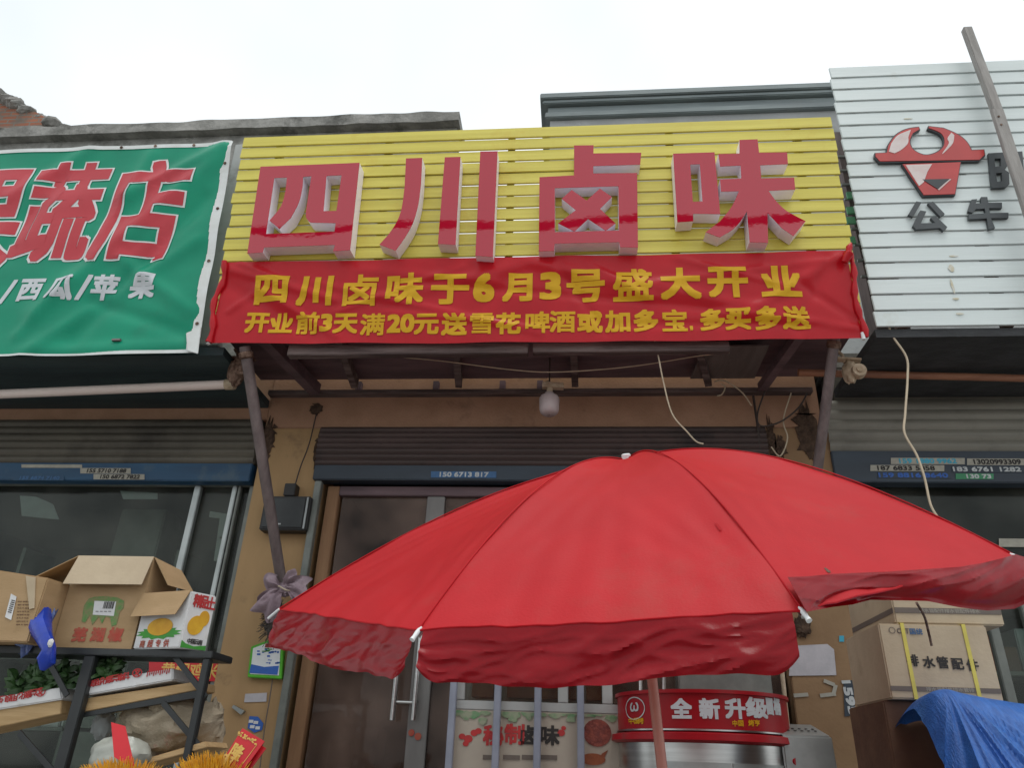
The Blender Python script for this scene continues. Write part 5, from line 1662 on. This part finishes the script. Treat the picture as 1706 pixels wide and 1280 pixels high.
t1, Pt = tray('white printed tray of greens on the left timber board', ((-60, 1192), (104, 1166), (101, 1146), (-60, 1170)), '生良用化意兰肃甘', [(0, 1167), (13, 1165), (25, 1163), (38, 1160), (48, 1158), (56, 1155)][:6], .17)
t2, Pt = tray('white printed tray of greens on the right timber board', ((139, 1160), (288, 1134), (288, 1114), (142, 1138)), '生良用化意兰肃甘', [(146, 1141), (156, 1139), (165, 1137), (174, 1135), (183, 1133), (192, 1131), (202, 1129), (211, 1127)], .17)
for tr_, cx_, cy_ in ((t1, 68, 1154), (t2, 229, 1122)):
    Pt = Pl((0, YK + .018, 0)); a, b = Pt.ab(cx_, cy_); g = MB()
    for k in range(20):
        q0, q1 = 2 * PI * k / 20, 2 * PI * (k + 1) / 20
        g.add([Pt.pt(a + r * math.cos(q), b + r * .8 * math.sin(q), .003) for r, q in ((.026, q0), (.026, q1), (.02, q1), (.02, q0))], [(0, 1, 2, 3)])
    put(g, Pt, '又', a, b, .03, .028, bold=.002, h0=.003)
    part('printed_mark', g, M['red_ink'], tr_)
Pt = Pl((0, YK + .018, 0)); g = MB()
for k in range(11):
    a, b = Pt.ab(246 + k * 3.6, 1124 - k * .5); g.pbox(Pt, a - .0025, a + .0025, b - .012 + .004 * (k % 3), b + .014, .002, .003)
part('lettering', g, M['red_ink'], t2)


def leaves(lab, x0, x1, yb_, yt, n, seed):
    random.seed(seed); g = MB()
    for k in range(n):
        px = random.uniform(x0, x1); u = (px - x0) / (x1 - x0); py = yb_ - 25 * u * .6 - random.random() ** 1.4 * (yb_ - yt)
        c_ = W(px, py, YK + random.uniform(.04, .2)); L = random.uniform(.03, .065); w = L * .38
        d = Vector((random.uniform(-1, 1), random.uniform(-.8, .3), random.uniform(-.1, .9))).normalized(); s_ = d.cross(Vector((0, -1, .5))).normalized(); n_ = d.cross(s_)
        row = []
        for j in range(5):
            t = j / 4; ww = w * math.sin(PI * min(t * .9 + .08, 1)); c2 = c_ + d * L * t + n_ * .03 * t * t
            row += [c2 - s_ * ww + n_ * .012, c2, c2 + s_ * ww + n_ * .012]
        g.add(row, [(j * 3 + e, j * 3 + e + 1, j * 3 + e + 4, j * 3 + e + 3) for j in range(4) for e in (0, 1)])
    single('leafy_greens', g, M['veg'], lab, 'greens', kind='stuff', smooth=True)


leaves(None, 25, 112, 1158, 1128, 330, 3)
leaves(None, 142, 190, 1138, 1116, 170, 4)
random.seed(11)

# open carton in the middle of the shelf
YC = YK + .03
zsh = pz + .037
FL, FRt, BLc, BRc = W(127, 923, YC), W(254, 933, YC), W(92, 1075, YC), W(221, 1079, YC)
xl0 = (FL.x + BLc.x) / 2; xr0 = (FRt.x + BRc.x) / 2; ztc = (FL.z + FRt.z) / 2; zbc = zsh
yk2 = YC + .3
oc = thing('open_carton', 'open brown carton with red characters and a green smudged print on the rack', 'box', (xl0, YC, zbc))
e = .006
g = MB().box(xl0, xr0, YC, YC + e, zbc, ztc).box(xl0, xl0 + e, YC + e, yk2, zbc, ztc).box(xr0 - e, xr0, YC + e, yk2, zbc, ztc).box(xl0 + e, xr0 - e, yk2 - e, yk2, zbc, ztc).box(xl0 + e, xr0 - e, YC + e, yk2 - e, zbc, zbc + e)
part('body', g, M['kraft'], oc)
hf = .155
g = MB().hexa([(xl0 + .002, YC - .002, ztc), (xr0 - .002, YC - .002, ztc), (xr0 + .004, YC - .06, ztc - hf), (xl0 + .004, YC - .065, ztc - hf - .004)],
              [(xl0 + .002, YC + .003, ztc + .004), (xr0 - .002, YC + .003, ztc + .004), (xr0 + .004, YC - .055, ztc - hf), (xl0 + .004, YC - .06, ztc - hf - .004)])
part('front_flap', g, M['kraft_pale'], oc)
g = MB().hexa([(xl0, YC + .002, ztc), (xl0, yk2, ztc), (xl0 - .25, yk2 - .0, ztc - .1), (xl0 - .24, YC + .03, ztc - .115)], [(xl0, YC + .002, ztc + .005), (xl0, yk2, ztc + .005), (xl0 - .25, yk2 - .0, ztc - .095), (xl0 - .24, YC + .03, ztc - .11)])
part('side_flap', g, M['kraft'], oc)
g = MB().hexa([(xr0, YC + .002, ztc), (xr0, yk2, ztc), (xr0 + .1, yk2, ztc - .12), (xr0 + .1, YC + .02, ztc - .14)], [(xr0 + .005, YC + .002, ztc), (xr0 + .005, yk2, ztc), (xr0 + .105, yk2, ztc - .12), (xr0 + .105, YC + .02, ztc - .14)])
part('side_flap', g, M['kraft'], oc)
Poc = Pl((0, YC - .001, 0))
g = MB()
for ch, x in (('芜', 133), ('湖', 163), ('椒', 193)): put_px(g, Poc, ch, x, 1058, 23, 23, bold=.004, h0=.001)
part('lettering', g, M['faded_red'], oc)
g = MB()
ctr = [Poc.ab(*q) for q in ((136, 1036), (140, 1010), (148, 998), (158, 995), (175, 994), (196, 996), (207, 1002), (206, 1014), (200, 1020), (194, 1042), (186, 1044), (184, 1030), (176, 1028), (170, 1040), (165, 1028), (154, 1042), (150, 1026), (142, 1038))]
g.prism(Poc, ctr[::-1], .0008, .0016)
part('green_print', g, M['faded_green'], oc)
lb = [Poc.ab(*q) for q in ((155, 1025), (190, 1027), (194, 1003), (158, 1002))]
part('label', MB().prism(Poc, lb, .002, .003), M['white_card'], oc)
g = MB()
x_ = Poc.ab(173, 1010)[0]
while x_ < Poc.ab(190, 1010)[0]:
    w = random.choice((.002, .003, .005)); bb = Poc.ab(180, 1015)[1]; g.pbox(Poc, x_, x_ + w, bb, bb + .036, .0035, .0042); x_ += w + random.choice((.002, .003))
for k in range(4): a, b = Poc.ab(160 + k * 7, 1020); g.pbox(Poc, a, a + .015, b, b + .003, .0035, .0042)
part('barcode', g, M['ink'], oc)
g = MB().box(xl0 - .003, xl0 - .001, YC + .14, YC + .17, zbc + .3, zbc + .33).box(xl0 - .003, xl0 - .001, YC + .2, YC + .23, zbc + .13, zbc + .16)
part('hand_hole', g, M['black_plastic'], oc)

# carton at the frame's left edge
p0, p1, p2 = W(62, 963, 3.62), W(45, 1072, 3.62), W(0, 950, 3.62)
lc = thing('cardboard_box', 'brown carton with a white barcode label at the left edge of the rack', 'box', (p1.x - .4, 3.62, zsh))
g = MB().hexa([(p1.x - .55, 3.62, zsh), (p1.x, 3.62, zsh), (p1.x + .03, 3.95, zsh), (p1.x - .55, 3.95, zsh)], [(p1.x - .53, 3.62, p2.z + .03), (p1.x + .005, 3.62, p0.z), (p1.x + .03, 3.95, p0.z), (p1.x - .53, 3.95, p2.z + .03)])
part('body', g, M['kraft'], lc, bevel=.006)
Plc = Pl((0, 3.618, 0))
g = MB().prism(Plc, [Plc.ab(*q) for q in ((60, 963), (58, 1014), (50, 1016), (48, 998), (44, 960))], .001, .006); part('loose_flap', g, M['kraft_pale'], lc)
part('label', MB().prism(Plc, [Plc.ab(*q) for q in ((9, 1029), (19, 1034), (28, 995), (19, 990))], .001, .003), M['white_card'], lc)
g = MB()
for k in range(7): g.bar(Plc.pt(*Plc.ab(14 + k * 1.0, 1020 - k * 3.2), .0045), Plc.pt(*Plc.ab(20 + k * 1.0, 1021.5 - k * 3.2), .0045), .004, .0008)
part('barcode', g, M['ink'], lc)
g = MB()
for k in range(8):
    for j in range(5): a, b = Plc.ab(27 + j * 4.2 + k * .4, 1042 - k * 5.5); g.pbox(Plc, a, a + random.uniform(.006, .012), b, b + .004, .001, .002)
part('print', g, M['kraft_dark'], lc)

# potato carton
A_, B_, C_ = W(222, 1076, 3.78), W(300, 1072, 3.68), W(346, 1070, 3.80)
A_.z = B_.z = C_.z = zsh
D_ = A_ + C_ - B_
zp = W(309, 985, 3.68).z
pc = thing('potato_carton', 'white potato carton with yellow potato pictures at the right end of the rack', 'box', B_)
Hh = Vector((0, 0, zp - zsh))
part('body', MB().hexa([A_, B_, C_, D_], [A_ + Hh, B_ + Hh, C_ + Hh, D_ + Hh]), M['white_card'], pc, bevel=.006)
P1 = Pl(A_, B_ - A_, (0, 0, 1)); P2 = Pl(B_, C_ - B_, (0, 0, 1))
w1 = (B_ - A_).length; w2 = (C_ - B_).length; hh = zp - zsh
g = MB().hexa([P1.pt(-.02, hh + .002, .0), P1.pt(w1 - .004, hh + .002, .0), P1.pt(w1 - .03, hh * .56, .04), P1.pt(-.02, hh * .56, .04)], [P1.pt(-.02, hh + .004, .004), P1.pt(w1 - .004, hh + .004, .004), P1.pt(w1 - .03, hh * .56, .044), P1.pt(-.02, hh * .56, .044)])
part('front_flap', g, M['kraft'], pc)
def ell(pl, a, b, ra, rb, h0, h1, n=20, rag=0.0, rot=0.0):
    out = []
    for i in range(n):
        t = 2 * PI * i / n; k = 1 + rag * (1 if i % 2 else -1); x, y = ra * k * math.cos(t), rb * k * math.sin(t)
        out.append((a + x * math.cos(rot) - y * math.sin(rot), b + x * math.sin(rot) + y * math.cos(rot)))
    return MB().prism(pl, out, h0, h1)
part('leaf_picture', ell(P1, w1 * .5, hh * .27, w1 * .44, hh * .1, .001, .002, 24, .14), M['leaf_print'], pc)
part('potato_picture', ell(P1, w1 * .5, hh * .38, w1 * .27, hh * .155, .0022, .0035), M['potato'], pc)
g = MB()
for k, ch in enumerate('商超专供'): put(g, P1, ch, w1 * (.2 + k * .17), hh * .09, .034, .034, bold=.001, h0=.002)
part('lettering', g, M['faded_red'], pc)
g = ell(P2, w2 * .42, hh * .42, w2 * .29, hh * .18, .001, .0025, rot=-.5); g2 = ell(P2, w2 * .68, hh * .56, w2 * .2, hh * .14, .001, .003)
o_ = len(g.v); g.add(g2.v, g2.f)
part('potato_picture', g, M['potato'], pc)
g = MB()
for k, ch in enumerate('精品土'): put(g, P2, ch, w2 * (.32 + k * .25), hh * .85, .05, .062, bold=.0022, h0=.002)
part('lettering', g, M['red_ink'], pc)
g = MB()
for k, ch in enumerate('中国云南'): put(g, P2, ch, w2 * (.3 + k * .14), hh * .14, .022, .024, bold=.0006, h0=.003)
part('lettering', g, M['ink'], pc)
part('green_print', MB().prism(P2, [(.004, .004), (w2 - .006, .004), (w2 - .006, hh * .1), (w2 * .5, hh * .06), (w2 * .2, hh * .09), (.004, hh * .14)], .001, .002), M['leaf_print'], pc)

# blue plastic bag between the cartons
bgp = [W(72, 1000, 3.7), W(66, 1040, 3.66), W(75, 1062, 3.62), W(83, 1082, 3.6), W(76, 1100, 3.6), W(68, 1115, 3.6)]
bag = thing('plastic_bag', 'blue plastic bag hanging over the rack edge between two cartons', 'bag', bgp[-1])
g = MB().tube(bgp, [.03, .05, .04, .035, .04, .012], 12)
for v in g.v: v += Vector((noise.noise(v * 14), noise.noise(v * 14 + Vector((5, 0, 0))), noise.noise(v * 11 + Vector((0, 9, 0))))) * .022
part('film', g, M['blue_bag'], bag, smooth=True)
g = MB().blob(W(60, 1035, 3.74), .09, .06, .16, .3, 3.0, 6); part('clear_film', g, M['clear_bag'], bag, smooth=True)
part('print', MB().blob(W(84, 1072, 3.565), .014, .006, .018, .3, 3, 2), M['white_card'], bag, smooth=True)

# sack and bundles on the lowest board
sk = thing('sack', 'tan woven sack with faded red print lying low on the rack', 'sack', W(285, 1240, YK + .15))
scn = W(282, 1208, YK + .2)
g = MB().blob(scn, .24, .15, .13, .22, 2.2, 5, 48, 30)
for v in g.v: v.z += .035 * math.sin((v.x - scn.x) * 26 + (v.z - scn.z) * 12) * .35
part('bag', g, M['sack'], sk, smooth=True)
part('knot', MB().blob(scn + Vector((-.02, -.1, .1)), .06, .04, .05, .4, 3, 8), M['sack'], sk, smooth=True)
g = MB().blob(W(352, 1222, YK + .25), .06, .06, .14, .3, 2, 3)
single('bag', g, M['sack'], 'slumped beige bag beside the right rack post', 'bag', smooth=True)
g = MB().blob(W(200, 1262, YK - .02), .14, .1, .09, .15, 2, 12)
single('bag', g, mat('pale_film', (.42, .43, .38), (.34, .35, .31), 8, .35, .3, 20), 'pale knotted bag behind the plain red card', 'bag', smooth=True)
g = MB().blob(W(172, 1208, YK + .2), .05, .05, .07, .2, 3, 4)
single('bottle', g, M['grey_plastic'], 'pale translucent jug on the rack left of the sack', 'jug', smooth=True)

# yellow fringe and red cards
def fringe(lab, x0, x1, yt, n, seed, Y=3.3):
    random.seed(seed); g = MB()
    for k in range(n):
        px = random.uniform(x0, x1); u = (px - (x0 + x1) / 2) / ((x1 - x0) / 2)
        top_ = W(px + u * 14 + random.uniform(-9, 9), yt + 12 + 22 * u * u + random.uniform(-14, 12), Y + random.uniform(-.05, .05))
        ct = W((x0 + x1) / 2 + u * (x1 - x0) * .28, 1340, Y)
        mid = ct.lerp(top_, .6) + Vector((random.uniform(-.01, .01), -.01, .01))
        g.tube([ct, mid, top_], [.003, .0028, .0008], 4, caps=False)
    single('tassel', g, M['tassel'], lab, 'tassel')
fringe('golden yellow fringe tuft below the gold lettered red card', 304, 402, 1252, 520, 2)
fringe('golden yellow fringe tuft below the plain red card', 140, 268, 1262, 520, 3, 3.32)
random.seed(21)
def card(lab, px, Y, txt=True):
    P = [W(x, y, Y + k) for (x, y), k in zip(px, (0, 0, .03, .03))]
    t = thing('red_card', lab, 'card', P[0])
    ex = (P[1] - P[0]).normalized(); ey = (P[3] - P[0]); ey = (ey - ex * ey.dot(ex)).normalized()
    pl = Pl(P[0], ex, ey); q = [((p - P[0]).dot(ex), (p - P[0]).dot(ey)) for p in P]
    part('sheet', MB().prism(pl, q, -.004, 0), M['red_card'], t)
    return t, pl, q
t, pl, q = card('red card with gold characters stuck in the yellow fringe', ((362, 1282), (394, 1300), (441, 1236), (404, 1214)), 3.28)
part('back_sheet', MB().prism(pl, [(a + .012, b - .018) for a, b in q], -.03, -.026), M['red_card'], t)
W_, H_ = q[1][0], q[3][1]
g = MB(); put(g, pl, '隆', W_ * .52, H_ * .38, .05, .062, bold=.0018, h0=.002); put(g, pl, '興', W_ * .3, H_ * .02, .05, .06, bold=.0018, h0=.002)
g = MB()
ang = math.atan2(0, 1)
for ch, (x, y) in (('隆', (395, 1254)), ('興', (376, 1272))):
    a, b = pl.ab(x, y); put(g, pl, ch, a, b, .052, .056, bold=.0018, h0=.002)
part('lettering', g, M['gold'], t)
g = MB()
for k in range(26):
    x = 405 + random.uniform(-9, 22); y = 1226 + (x - 405) * .55 + random.uniform(-4, 4); a, b = pl.ab(x, y); g.prism(pl, [(a + .006 * math.cos(i * PI / 3) * random.uniform(.4, 1.3), b + .004 * math.sin(i * PI / 3) * random.uniform(.4, 1.3)) for i in range(6)], .001, .0022)
a, b = pl.ab(428, 1242); a2, b2 = pl.ab(396, 1285)
g.bar(pl.pt(a, b, .002), pl.pt(a2, b2, .002), .002, .001, up=pl.n)
part('ornament', g, M['gold'], t)
card('plain red card standing in the left yellow fringe', ((190, 1262), (226, 1285), (208, 1210), (185, 1204)), 3.3)
